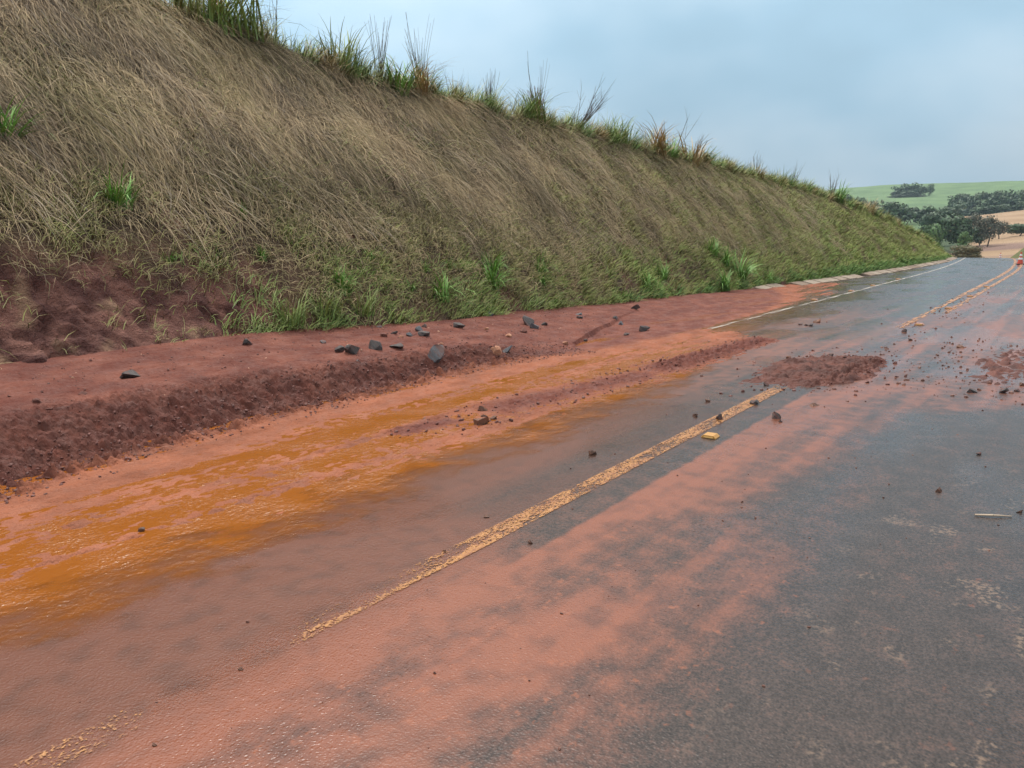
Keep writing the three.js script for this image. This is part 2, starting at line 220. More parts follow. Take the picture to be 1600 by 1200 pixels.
// painted lines, worn and half buried
function lineStrip(ta, tb, s0, s1, ds, lift, mat, name, data) {
  const ss = steps([s0, s1, ds]), ts = [ta, (ta + tb) / 2, tb];
  return put(new THREE.Mesh(grid(2, ss.length - 1, (i, j) => { return W(ts[i], Math.max(roadY(ts[i], ss[j]) + lift, ts[i] > 4 && ss[j] < 40 ? waterY(ss[j]) + 0.003 : -9), ss[j]); }, (i, j) => [i / 2, (ss[j] - s0) / (s1 - s0)]), mat), name, data);
}
{
  const cut = (s, u) => {      // how much of the near yellow line still shows
    const t = 2.92 - 0.17 * (1 - u);
    let k = sstep(1.9, 3.8, s + 0.5 * noise(s * 2, u)) * 1.0 + sstep(1.45, 1.25, s) * 0.62 + 0.5 * sstep(1.9, 2.1, s) * sstep(3.9, 3.2, s) * sstep(0.5, 0.2, u + 0.25 * noise(s * 3, 2));
    k += 0.42 * sstep(2.0, 2.2, s) * sstep(2.7, 2.3, s);
    k *= 1 - 0.9 * sstep(9.2, 9.9, s + 0.3 * noise(u * 3, s * 2));
    return k - 0.30 * sstep(0.0, 0.5, fbm(s * 2.2, u * 1.2 + 4, 3)) ;
  };
  const S0 = 0.2, S1 = 10.2;
  const alphaNear = tex(64, 2048, (i, j, o) => { const u = (i + 0.5) / 64, s = lerp(S0, S1, j / 2048), g = noise(u * 17, s * 95) + 0.7 * noise(u * 7, s * 40) + 0.4 * noise(u * 3, s * 9); const edge = Math.min(u, 1 - u) * 12 + 0.8 * noise(s * 30, u * 2); gray(o, sstep(0.05, 0.35, cut(s, u) - 0.66 + 0.85 * g) * clamp(edge + 0.3)); }, false, THREE.ClampToEdgeWrapping);
  const alphaFar = tex(32, 2048, (i, j, o) => { const u = (i + 0.5) / 32, s = j / 2048 * 80, g = fbm(s * 1.4, u * 2, 4), edge = Math.min(u, 1 - u) * 9 + 0.8 * noise(s * 9, u * 3); gray(o, sstep(-0.30, 0.12, g + 0.16 * sstep(4, 20, s)) * clamp(edge + 0.4)); }, false, THREE.ClampToEdgeWrapping);
  const alphaWhite = tex(32, 2048, (i, j, o) => { const u = (i + 0.5) / 32, s = j / 2048 * 75, g = fbm(s * 1.1 + 31, u * 2, 4), edge = Math.min(u, 1 - u) * 9 + 0.8 * noise(s * 9, u * 3); gray(o, sstep(-0.25, 0.35, g + 0.25 * sstep(2, 25, s)) * clamp(edge + 0.4) * 0.9); }, false, THREE.ClampToEdgeWrapping);
  const yellowMap = tex(64, 2048, (i, j, o) => { const u = i / 64, s = j / 2048 * 10, k = clamp(0.5 + noise(u * 9, s * 40) + 0.6 * fbm(s * 3, u * 3, 3)); const c = mix3([0.28, 0.110, 0.046], [0.48, 0.225, 0.068], k); o[0] = c[0]; o[1] = c[1]; o[2] = c[2]; }, true);
  const ym = (a, c = 0xffffff) => new THREE.MeshPhysicalMaterial({ map: yellowMap, color: c, alphaMap: a, transparent: true, roughness: 0.42, ior: 1.45, bumpMap: bumpAsphalt, bumpScale: 0.001 });
  lineStrip(2.75, 2.92, S0, S1, 0.25, 0.004, ym(alphaNear), 'yellow_line', { label: 'worn yellow centre line in the foreground, ending at the mud heap', category: 'road marking', group: 'yellow centre lines' });
  lineStrip(2.72, 2.88, 16.8, 92, 0.5, 0.005, ym(alphaFar), 'yellow_line', { label: 'left stripe of the double yellow line bending towards the cones', category: 'road marking', group: 'yellow centre lines' });
  lineStrip(2.40, 2.54, 20.5, 92, 0.5, 0.005, ym(alphaFar), 'yellow_line', { label: 'right stripe of the double yellow line bending towards the cones', category: 'road marking', group: 'yellow centre lines' });
  lineStrip(5.80, 5.91, 14.5, 90, 0.5, 0.005, new THREE.MeshPhysicalMaterial({ color: new THREE.Color(0.46, 0.40, 0.33), alphaMap: alphaWhite, transparent: true, roughness: 0.4 }), 'white_edge_line', { label: 'thin white edge line along the left side of the wet road', category: 'road marking' });
}

// ---------------------------------------------------------------- mud and muddy water
const mudRed = [0.150, 0.050, 0.036], mudDark = [0.062, 0.022, 0.016], mudPale = [0.25, 0.092, 0.062], slurry = [0.345, 0.122, 0.064], slurryDk = [0.21, 0.074, 0.040];
{
  const ss = steps([-9, 0.5, 0.07], [0.5, 6, 0.017], [6, 12, 0.026], [12, 20, 0.045], [20, 31, 0.09]), NT = 290, tA = 3.2;
  const tAt = (i, s) => lerp(tA, toeT(s) + 0.4, i / NT);
  const g = grid(NT, ss.length - 1, (i, j) => { const s = ss[j], t = tAt(i, s); return W(t, mudY(t, s), s); }, (i, j, v) => [-v.x / 1.5, -v.z / 1.5], (i, j) => {
    const s = ss[j], t = tAt(i, s), tb = scarpT(s), d = t - tb, w = scarpW(s);
    const dep = sstep(-0.35, 0.05, d + 0.12 * noise(s * 2, t * 2)), n = fbm(t * 2.5, s * 1.6, 4), n2 = noise(t * 14, s * 10);
    let c = mix3(slurryDk, slurry, clamp(0.6 + 0.8 * n + 0.3 * n2));
    const barN = ridge(t, s, [4.62, 9.9], [4.45, 13.6], 0.33, 1) + ridge(t, s, [4.95, 6.6], [4.62, 9.2], 0.34, 0.8) + ridge(t, s, [5.1, 5.2], [5.05, 5.75], 0.16, 0.9);
    c = mix3(c, mudRed, clamp(barN * 1.2 + 0.5 * n2 * barN));
    let e = mix3(mudRed, mudPale, clamp(0.28 + 0.9 * n + 0.25 * n2)); 
    const broken = sstep(-0.4, 0.0, d) * (1 - sstep(w * 0.7, w + 0.35, d + 0.2 * n)) * sstep(10.8, 9, s);
    e = mix3(e, mudDark, broken * clamp(0.55 + 0.5 * n2));
    const run = sstep(0.22, 0.36, fbm(t * 2.2 + 0.25 * s, s * 0.16 + 3, 3)) * sstep(0, 0.3, s - crackS(t) + 0.2);
    e = mix3(e, slurryDk, run * 0.8);
    return mix3(c, e, dep);
  });
  const rm = tex(512, 512, (i, j, o) => { const x = i / 512, y = j / 512; gray(o, 0.78 + 0.35 * pn(x * 9, y * 9, 9, 5) + 0.3 * pn(x * 40, y * 40, 40, 77)); });
  const mat = new THREE.MeshPhysicalMaterial({ vertexColors: true, roughness: 1, roughnessMap: rm, bumpMap: bumpMud, bumpScale: 0.020, ior: 1.36, specularIntensity: 0.7 });
  put(new THREE.Mesh(g, mat), 'mud', { kind: 'structure', label: 'red mud spread from the bank over the shoulder and near lane' });
  const ws = steps([-9, 44, 0.3]), wt = steps([3.0, 8.6, 0.2]);
  const wg = grid(wt.length - 1, ws.length - 1, (i, j) => W(wt[i], waterY(ws[j]), ws[j]), (i, j) => [(wt[i] - 3) / 5.6, (ws[j] + 9) / 53], (i, j) => mix3([0.275, 0.086, 0.013], [0.13, 0.078, 0.034], sstep(11, 20, ws[j] + 3 * noise(wt[i], ws[j] * 0.3))));
  const wb = bumpWater.clone(); wb.repeat.set(5.6 / 1.7, 53 / 1.7); wb.needsUpdate = true;
  // thin, clear edge where the silty water runs out over the asphalt; murky where it is deep
  const wa = tex(512, 2048, (i, j, o) => { const t = 3 + 5.6 * (i + 0.5) / 512, s = -9 + 53 * (j + 0.5) / 2048, d = waterY(s) - roadY(t, s) + 0.0022 * fbm(t * 11, s * 6, 3); gray(o, sstep(-0.0015, 0.0095, d) * (1 - 0.4 * sstep(12, 18, s))); }, false, THREE.ClampToEdgeWrapping);
  put(new THREE.Mesh(wg, new THREE.MeshPhysicalMaterial({ vertexColors: true, roughness: 0.07, ior: 1.34, bumpMap: wb, bumpScale: 0.018, alphaMap: wa, transparent: true })), 'muddy_water', { kind: 'structure', label: 'orange muddy water running along the near lane' });
}

// ---------------------------------------------------------------- the cut bank
{
  const ss = steps([-18, 0, 0.3], [0, 9, 0.07], [9, 22, 0.1], [22, 66, 0.28]), vs = steps([-0.03, 0.36, 0.0065], [0.36, 1, 0.02], [1, 4, 0.2]);
  const g = grid(ss.length - 1, vs.length - 1, (i, j) => { const p = bankPoint(ss[i], vs[j]); return W(p[0], p[1], p[2]); }, (i, j) => [ss[i] / 1.5, vs[j] * 4.2], (i, j) => {
    const s = ss[i], v = vs[j], raw = bankPoint(s, v)[3], n = fbm(s * 1.2, v * 6, 4), n2 = fbm(s * 4, v * 20, 3);
    let c = mix3([0.080, 0.050, 0.030], [0.16, 0.092, 0.052], clamp(0.5 + n + 0.4 * n2));
    const red = clamp(raw * 1.3 + sstep(0.3, 0.55, fbm(s * 0.8 + 20, v * 5, 3)) * sstep(0.55, 0.2, v) + sstep(0.30, 0.0, v) * sstep(14, 18, s) * 0.8 * sstep(-0.2, 0.2, n));
    c = mix3(c, mix3([0.100, 0.036, 0.028], [0.30, 0.135, 0.098], clamp(0.38 + 1.1 * n2 + 0.6 * n)), red); c = mix3(c, [0.36, 0.215, 0.13], 0.7 * red * sstep(0.28, 0.5, fbm(s * 3 + 40, v * 13, 3)));
    return c;
  });
  put(new THREE.Mesh(g, new THREE.MeshStandardMaterial({ vertexColors: true, roughness: 0.92, bumpMap: bumpMud, bumpScale: 0.05 })), 'embankment', { kind: 'structure', label: 'steep earth bank along the left side of the road' });
}
// ---------------------------------------------------------------- grass
function blade(pts, width, tri, out) {         // a tapered strip (or three-sided straw) through the points
  const n = pts.length, pos = out.pos, col = out.col, idx = out.idx, base0 = pos.length / 3, up = new THREE.Vector3(0, 1, 0), dir = new THREE.Vector3(), side = new THREE.Vector3(), nor = new THREE.Vector3(), q = new THREE.Vector3();
  const m = tri ? 3 : 2;
  for (let i = 0; i < n; i++) {
    dir.subVectors(pts[Math.min(n - 1, i + 1)], pts[Math.max(0, i - 1)]).normalize(); side.crossVectors(dir, out.ref || up); if (side.lengthSq() < 1e-4) side.set(1, 0, 0); side.normalize(); nor.crossVectors(side, dir);
    const k = i / (n - 1), w = width * (tri ? 1 - 0.55 * k : (k < 0.25 ? 0.7 + 1.2 * k : 1.0) * (1 - Math.pow(k, 2.2) * 0.93)) * 0.5;
    for (let a = 0; a < m; a++) {
      const an = tri ? a / 3 * Math.PI * 2 : a * Math.PI; q.copy(pts[i]).addScaledVector(side, Math.cos(an) * w).addScaledVector(nor, tri ? Math.sin(an) * w : 0); pos.push(q.x, q.y, q.z); col.push(...out.tint(k));
    }
  }
  for (let i = 0; i < n - 1; i++) for (let a = 0; a < (tri ? 3 : 1); a++) { const b = (a + 1) % m, p = base0 + i * m + a, r = base0 + i * m + b, s = p + m, t = r + m; idx.push(p, r, s, r, t, s); }
}
function finish(out) { const g = new THREE.BufferGeometry(); g.setAttribute('position', new THREE.Float32BufferAttribute(out.pos, 3)); g.setAttribute('color', new THREE.Float32BufferAttribute(out.col, 3)); g.setIndex(out.idx); g.computeVertexNormals(); return g; }
const V = (x, y, z) => new THREE.Vector3(x, y, z);
// standing grass, blades fanning out from the origin along +y
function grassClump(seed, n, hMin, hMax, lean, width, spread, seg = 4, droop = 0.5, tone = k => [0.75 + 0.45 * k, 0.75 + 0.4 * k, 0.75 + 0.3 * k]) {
  const r = rng(seed), out = { pos: [], col: [], idx: [] };
  for (let k = 0; k < n; k++) {
    const an = r() * Math.PI * 2, L = lerp(hMin, hMax, r()), le = lean * (0.25 + 0.9 * r()), rr = spread * Math.sqrt(r()), bx = Math.cos(an * 3.1 + 1) * rr, bz = Math.sin(an * 3.1 + 1) * rr, sh = 0.65 + 0.6 * r(), dr = droop * (0.5 + r());
    out.tint = q => { const c = tone(q, r); return [c[0] * sh, c[1] * sh, c[2] * sh]; };
    const pts = []; let th = le * 0.5, x = 0, y = 0; for (let i = 0; i <= seg; i++) { pts.push(V(bx + Math.cos(an) * x, y, bz + Math.sin(an) * x)); th += (le + dr * (i / seg) * 1.6) / seg; x += Math.sin(th) * L / seg; y += Math.cos(th) * L / seg; }
    out.ref = V(-Math.sin(an), 0, Math.cos(an)).cross(V(Math.cos(an), 0.3, Math.sin(an))).normalize();
    blade(pts, width * (0.7 + 0.6 * r()), false, out);
  }
  return finish(out);
}
const leafMat = new THREE.MeshPhysicalMaterial({ vertexColors: true, roughness: 0.55, side: THREE.DoubleSide });
const strawMat = new THREE.MeshStandardMaterial({ vertexColors: true, roughness: 0.85, side: THREE.DoubleSide });
function bankFrame(s, v) {                             // point, outward normal, downhill direction, along the road
  const p = bankPoint(s, v), a = bankPoint(s, v - 0.04), b = bankPoint(s, v + 0.04), c = bankPoint(s - 0.3, v), d = bankPoint(s + 0.3, v);
  const P = W(p[0], p[1], p[2]), D = W(a[0], a[1], a[2]).sub(W(b[0], b[1], b[2])).normalize(), S = W(d[0], d[1], d[2]).sub(W(c[0], c[1], c[2])).normalize(), N = new THREE.Vector3().crossVectors(D, S).normalize();
  if (N.y < 0) N.negate(); return { P, N, D, S, raw: p[3] };
}
function frameMatrix(P, X, Y, sc, scy = sc) { const Z = new THREE.Vector3().crossVectors(X, Y).normalize(), Y2 = new THREE.Vector3().crossVectors(Z, X).normalize(); return new THREE.Matrix4().makeBasis(X.clone().multiplyScalar(sc), Y2.multiplyScalar(scy), Z.multiplyScalar(sc)).setPosition(P); }

// loose blades and straws merged into one sheet each: nobody could count them
function Sward(max) { this.pos = new Float32Array(max * 15); this.col = new Float32Array(max * 15); this.nor = new Float32Array(max * 15); this.idx = new Uint32Array(max * 9); this.n = 0; this.k = 0; }
Sward.prototype.add = function (p0, p1, p2, side, nrm, w, c, tip) {       // five corners, three faces: a bent strip that ends in a point
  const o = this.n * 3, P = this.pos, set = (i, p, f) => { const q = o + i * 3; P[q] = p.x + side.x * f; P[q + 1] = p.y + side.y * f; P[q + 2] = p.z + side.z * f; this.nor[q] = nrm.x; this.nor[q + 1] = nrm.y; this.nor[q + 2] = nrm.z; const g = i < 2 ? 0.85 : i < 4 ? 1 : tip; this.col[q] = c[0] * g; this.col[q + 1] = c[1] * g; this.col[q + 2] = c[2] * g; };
  set(0, p0, -w); set(1, p0, w); set(2, p1, -w * 0.85); set(3, p1, w * 0.85); set(4, p2, 0);
  const b = this.n, I = this.idx; I[this.k++] = b; I[this.k++] = b + 1; I[this.k++] = b + 2; I[this.k++] = b + 1; I[this.k++] = b + 3; I[this.k++] = b + 2; I[this.k++] = b + 2; I[this.k++] = b + 3; I[this.k++] = b + 4; this.n += 5;
};
Sward.prototype.mesh = function (name, label, mat) {
  const g = new THREE.BufferGeometry(); g.setAttribute('position', new THREE.BufferAttribute(this.pos.slice(0, this.n * 3), 3)); g.setAttribute('normal', new THREE.BufferAttribute(this.nor.slice(0, this.n * 3), 3)); g.setAttribute('color', new THREE.BufferAttribute(this.col.slice(0, this.n * 3), 3)); g.setIndex(new THREE.BufferAttribute(this.idx.slice(0, this.k), 1));
  return put(new THREE.Mesh(g, mat), name, { kind: 'stuff', label });
};
{
  const r = rng(11), straw = new Sward(300000), olive = new Sward(190000), green = new Sward(110000);
  const X = V(), up = V(), side = V(), nr = V(), p0 = V(), p1 = V(), p2 = V();
  const spots = (n, a, b, fn) => { for (let k = 0; k < n; k++) { const s = lerp(a, b, r()), v = r(); fn(s, v); } };
  const layStraw = (wid, len, bunch) => (s, v) => {
    const patch = fbm(s * 0.8, v * 4.2 + 3, 3), thick = sstep(lerp(0.28, 0.10, sstep(6, 10, s)), lerp(0.44, 0.38, sstep(6, 10, s)), v + 0.22 * patch) * (1 - 0.8 * sstep(0.14, 0.40, noise(s * 1.1 + 30, v * 5))) * (1 - 0.7 * sstep(0.05, 0.4, noise(s * 3.3 + 3, v * 13)));
    const low = 0.25 * sstep(0.02, 0.1, v), raw = bankPoint(s, v)[3];
    if (r() > Math.max(thick * lerp(1, 0.6, sstep(26, 48, s)), low) * (1 - 0.94 * clamp(raw * 1.4))) return;
    const f = bankFrame(s, v), an0 = 0.22 + 0.35 * noise(s * 0.7, v * 3 + 8) + 0.3 * noise(s * 2.6, v * 11), tone0 = 0.40 + 1.1 * noise(s * 0.55 + 4, v * 3.5) + 0.5 * noise(s * 3, v * 14), lay = 0.10 * r();
    for (let k = 0; k < bunch; k++) {
      const an = an0 + (r() + r() - 1) * (0.55 + 0.9 * sstep(0.45, 0.2, v)) + (r() < 0.16 ? (r() - 0.5) * 3 : 0), L = len * (0.25 + 0.85 * r()) * (0.32 + 0.68 * sstep(0.2, 0.6, v)), h = lay + 0.10 * r() * r();
      X.copy(f.D).multiplyScalar(Math.cos(an)).addScaledVector(f.S, Math.sin(an)); side.crossVectors(f.N, X); nr.copy(f.N).addScaledVector(side, (r() - 0.5) * 1.4).normalize(); side.crossVectors(X, nr).normalize();
      p0.copy(f.P).addScaledVector(f.S, (r() - 0.5) * 0.45).addScaledVector(f.D, (r() - 0.5) * 0.4).addScaledVector(f.N, 0.01);
      p1.copy(p0).addScaledVector(X, L * 0.5).addScaledVector(f.N, h + 0.02); p2.copy(p1).addScaledVector(X, L * 0.5).addScaledVector(f.S, (r() - 0.5) * 0.10 * L).addScaledVector(f.N, -h * (r() * 1.2 - 0.1) - 0.01);
      const tone = clamp(tone0 + 1.3 * (r() - 0.5)); let c = mix3([0.095, 0.054, 0.030], [0.70, 0.50, 0.29], tone); c = mix3(c, [0.37, 0.31, 0.25], 0.5 * r() * r()); c = mix3(c, [0.245, 0.235, 0.066], clamp(0.30 + 0.55 * sstep(10, 34, s) + 0.4 * sstep(0.5, 0.2, v) + 0.6 * noise(s * 0.8 + 60, v * 4)) * r());
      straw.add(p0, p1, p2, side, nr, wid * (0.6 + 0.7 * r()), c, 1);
    }
  };
  spots(3200, -9, 1.5, layStraw(0.0045, 0.9, 8)); spots(24000, 1.5, 16, layStraw(0.0042, 0.85, 8)); spots(11500, 16, 34, layStraw(0.0052, 0.8, 7)); spots(6500, 34, 65, layStraw(0.0075, 0.75, 6));
  // long straight stalks hanging over the matted straw
  for (let k = 0; k < 24000; k++) {
    const s = -6 + 44 * Math.pow(r(), 1.35), v = 0.30 + 0.68 * r(); if (r() > 0.30 + 1.3 * noise(s * 0.9 + 21, v * 4) + 0.3 * sstep(0.4, 0.7, v)) continue;
    const f = bankFrame(s, v), an = 0.30 + 0.22 * noise(s * 0.5, v * 2 + 8) + (r() + r() - 1) * (r() < 0.2 ? 1.6 : 0.6), L = 0.55 + 0.8 * r(), h = 0.05 + 0.10 * r(), sh = 0.7 + 0.5 * r();
    X.copy(f.D).multiplyScalar(Math.cos(an)).addScaledVector(f.S, Math.sin(an)); nr.copy(f.N).addScaledVector(f.S, (r() - 0.5)).normalize(); side.crossVectors(X, nr).normalize(); p0.copy(f.P).addScaledVector(f.N, 0.03); p1.copy(p0).addScaledVector(X, L * 0.5).addScaledVector(f.N, h); p2.copy(p1).addScaledVector(X, L * 0.5).addScaledVector(f.N, -h * 0.4);
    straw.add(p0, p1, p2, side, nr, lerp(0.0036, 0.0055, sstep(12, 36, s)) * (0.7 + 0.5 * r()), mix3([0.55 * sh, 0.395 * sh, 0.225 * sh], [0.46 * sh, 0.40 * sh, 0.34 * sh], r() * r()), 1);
  }
  const stand = (sw, f, len, lean, wid, c, fall) => {
    const a = r() * 6.283, le = lean * (0.2 + r()); X.set(Math.cos(a), 0, Math.sin(a));
    p0.copy(f.P).addScaledVector(f.S, (r() - 0.5) * 0.2).addScaledVector(f.D, (r() - 0.5) * 0.2).addScaledVector(f.N, -0.01);
    up.set(0, 1, 0).addScaledVector(f.N, 0.35).addScaledVector(f.D, fall).addScaledVector(X, le).normalize(); p1.copy(p0).addScaledVector(up, len * 0.55);
    up.addScaledVector(X, le * 0.8).addScaledVector(f.D, fall * 0.6).normalize(); p2.copy(p1).addScaledVector(up, len * 0.45); p2.y -= len * 0.12 * r();
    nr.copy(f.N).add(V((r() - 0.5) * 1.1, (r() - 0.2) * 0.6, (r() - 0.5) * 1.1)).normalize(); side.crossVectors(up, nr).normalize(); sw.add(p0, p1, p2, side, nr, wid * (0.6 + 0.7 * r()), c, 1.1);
  };
  const layOlive = (wid, len, bunch) => (s, v) => {
    const p = fbm(s * 0.9 + 7, v * 5, 3), k = sstep(-0.25, 0.3, p) * (0.35 + 0.65 * sstep(0.7, 0.35, v)) + 0.85 * sstep(14, 34, s) * (0.6 + p) + 0.25 * sstep(0.25, 0.1, v) * sstep(6, 10, s), raw = bankPoint(s, v)[3];
    if (r() > k * (1 - 0.92 * clamp(raw * 1.3))) return;
    const f = bankFrame(s, v), hue = clamp(0.9 * noise(s * 0.6 - 3, v * 3) + 0.45 * sstep(0.4, 0.1, v) * sstep(5, 8, s) + 0.5 * sstep(0.2, 0.5, noise(s * 2.2, v * 9)));
    for (let q = 0; q < bunch; q++) { let c = mix3([0.17, 0.16, 0.048], [0.37, 0.34, 0.10], r()); c = mix3(c, [0.40, 0.27, 0.14], 0.8 * r() * (1 - 0.5 * sstep(24, 40, s))); c = mix3(c, [0.19, 0.31, 0.05], clamp(hue + 0.3 + 0.35 * sstep(14, 34, s)) * r()); stand(olive, f, len * (0.35 + 0.9 * r()), 0.75, wid, [c[0] * 1.16, c[1] * 1.24, c[2] * 1.12], 0.5); }
  };
  spots(2600, -9, 1.5, layOlive(0.005, 0.26, 8)); spots(17000, 1.5, 16, layOlive(0.0042, 0.22, 8)); spots(14000, 16, 34, layOlive(0.0055, 0.26, 7)); spots(15500, 34, 65.5, layOlive(0.0075, 0.28, 6));
  for (let k = 0; k < 8500; k++) {             // taller grass along the upper edge
    const s = -12 + 78 * Math.pow(r(), 0.9), clumpy = noise(s * 0.9, 3) + 0.9 * noise(s * 2.7, 9); if (r() > 0.72 + 1.3 * clumpy) continue;
    const v = 0.945 + 0.16 * r() * r() + 0.025 * noise(s, 5), f = bankFrame(s, Math.min(v, 1.3)), dry = clamp(0.36 + 1.9 * noise(s * 1.3 + 50, 2) + 0.5 * (r() - 0.5)), tall = (0.26 + 0.44 * r()) * (0.85 + 1.3 * noise(s * 1.7, 12)) * lerp(1, 0.85, sstep(20, 50, s));
    for (let q = 0; q < 10; q++) stand(green, f, tall * (0.4 + 0.9 * r()), 0.55, lerp(0.006, 0.010, sstep(14, 50, s)), mix3(mix3([0.10, 0.21, 0.030], [0.21, 0.34, 0.06], r()), [0.46, 0.33, 0.16], clamp(dry + 0.5 * (r() - 0.5))), 0.12 + 0.5 * r() * (v < 1 ? 1 : 0));
  }
  for (let k = 0; k < 950; k++) {             // leafy patches above the mud flat
    const s = 5.8 + 12 * r(), v = 0.008 + 0.24 * r() * r(); if (r() > sstep(0.0, 0.45, fbm(s * 1.0 + 13, v * 7, 3) + 0.28 * sstep(0.14, 0.02, v))) continue;
    const f = bankFrame(s, v); for (let q = 0; q < 8; q++) stand(green, f, 0.10 + 0.26 * r(), 0.8, 0.0058, mix3(mix3([0.11, 0.22, 0.035], [0.28, 0.36, 0.075], r()), [0.46, 0.36, 0.18], 0.45 * r() * r()), 0.35);
  }
  for (let k = 0; k < 2300; k++) {             // fresh grass along the foot beyond the mud
    const s = 17 + 48 * r(), v = 0.005 + (0.05 + 0.06 * sstep(26, 40, s)) * r() * r() + 0.05 * sstep(0, 0.4, noise(s * 0.8, 3)) * r(); if (r() > sstep(-0.25, 0.35, noise(s * 1.1, 7) + 0.3 * sstep(26, 34, s))) continue;
    const f = bankFrame(s, v); for (let q = 0; q < 8; q++) stand(green, f, 0.12 + 0.26 * r(), 0.7, lerp(0.008, 0.014, sstep(20, 50, s)), mix3([0.07, 0.18, 0.028], [0.17, 0.26, 0.06], r()), 0.3);
  }
  straw.mesh('dry_grass', 'matted straw-coloured dry grass lying on the bank', strawMat);
  olive.mesh('short_grass', 'short olive grass on the lower and far bank', leafMat);
  green.mesh('verge_grass', 'fresh grass along the top edge and foot of the bank', leafMat);
  console.log('grass', straw.n / 5, olive.n / 5, green.n / 5);
}
// ---------------------------------------------------------------- fields and hills beyond the crest
{
  const ss = steps([-60, 60, 10], [60, 150, 3], [150, 330, 5], [330, 680, 8], [680, 1140, 11], [1140, 2600, 120]), as = steps([-0.9, -0.1, 0.1], [-0.1, 0.36, 0.0045], [0.36, 1.1, 0.12]);
  const tOf = (a, s) => a * Math.max(70, s);
  const furrow = (t, s, k) => 0.5 + 0.5 * Math.sin((s * 0.9 + t * 0.45) * k + 2.2 * fbm(t * 0.012, s * 0.012, 2));
  const g = grid(as.length - 1, ss.length - 1, (i, j) => { const t = tOf(as[i], ss[j]), s = ss[j]; return V(-t, groundH(t, s), -s); }, (i, j, v) => [v.x / 9, v.z / 9], (i, j) => {
    const s = ss[j], t = tOf(as[i], s), a = t / Math.max(60, s), n = fbm(t * 0.05, s * 0.04, 4);
    const grass = mix3([0.10, 0.105, 0.03], [0.17, 0.17, 0.05], clamp(0.5 + n)), tan = mix3([0.33, 0.205, 0.112], [0.43, 0.285, 0.165], clamp(0.5 + n + 0.3 * (furrow(t, s, 0.7) - 0.5))), plough = mix3([0.20, 0.12, 0.10], [0.27, 0.165, 0.13], clamp(0.5 + n));
    const wheat = mix3(mix3([0.095, 0.165, 0.065], [0.150, 0.235, 0.092], clamp(0.5 + 1.2 * n + 0.35 * fbm(t * 0.01, s * 0.02, 3))), [0.09, 0.16, 0.06], 0.4 * sstep(0.93, 1.0, furrow(t, s, 0.16)) + 0.3 * sstep(0.9, 1, furrow(s * 0.7, t, 0.05)));
    let c = grass;
    c = mix3(c, tan, sstep(140, 150, s)); c = mix3(c, plough, 0.85 * sstep(196, 204, s - t * 0.5) * sstep(232, 224, s - t * 0.5)); c = mix3(c, plough, 0.5 * sstep(168, 172, s - t * 0.3) * sstep(180, 176, s - t * 0.3));
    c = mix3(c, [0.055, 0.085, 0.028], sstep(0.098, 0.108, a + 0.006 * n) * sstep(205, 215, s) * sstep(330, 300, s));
    c = mix3(c, mix3(wheat, [0.07, 0.11, 0.04], 0.4), sstep(0.115, 0.135, a + 0.01 * n) * sstep(330, 350, s));
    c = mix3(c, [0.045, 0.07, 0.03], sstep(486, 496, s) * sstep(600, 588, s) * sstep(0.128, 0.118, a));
    c = mix3(c, wheat, sstep(592, 604, s)); return c;
  });
  put(new THREE.Mesh(g, new THREE.MeshStandardMaterial({ vertexColors: true, roughness: 0.95, bumpMap: bumpMud, bumpScale: 0.25 })), 'ground', { kind: 'structure', label: 'fields and hills beyond the road' });
}

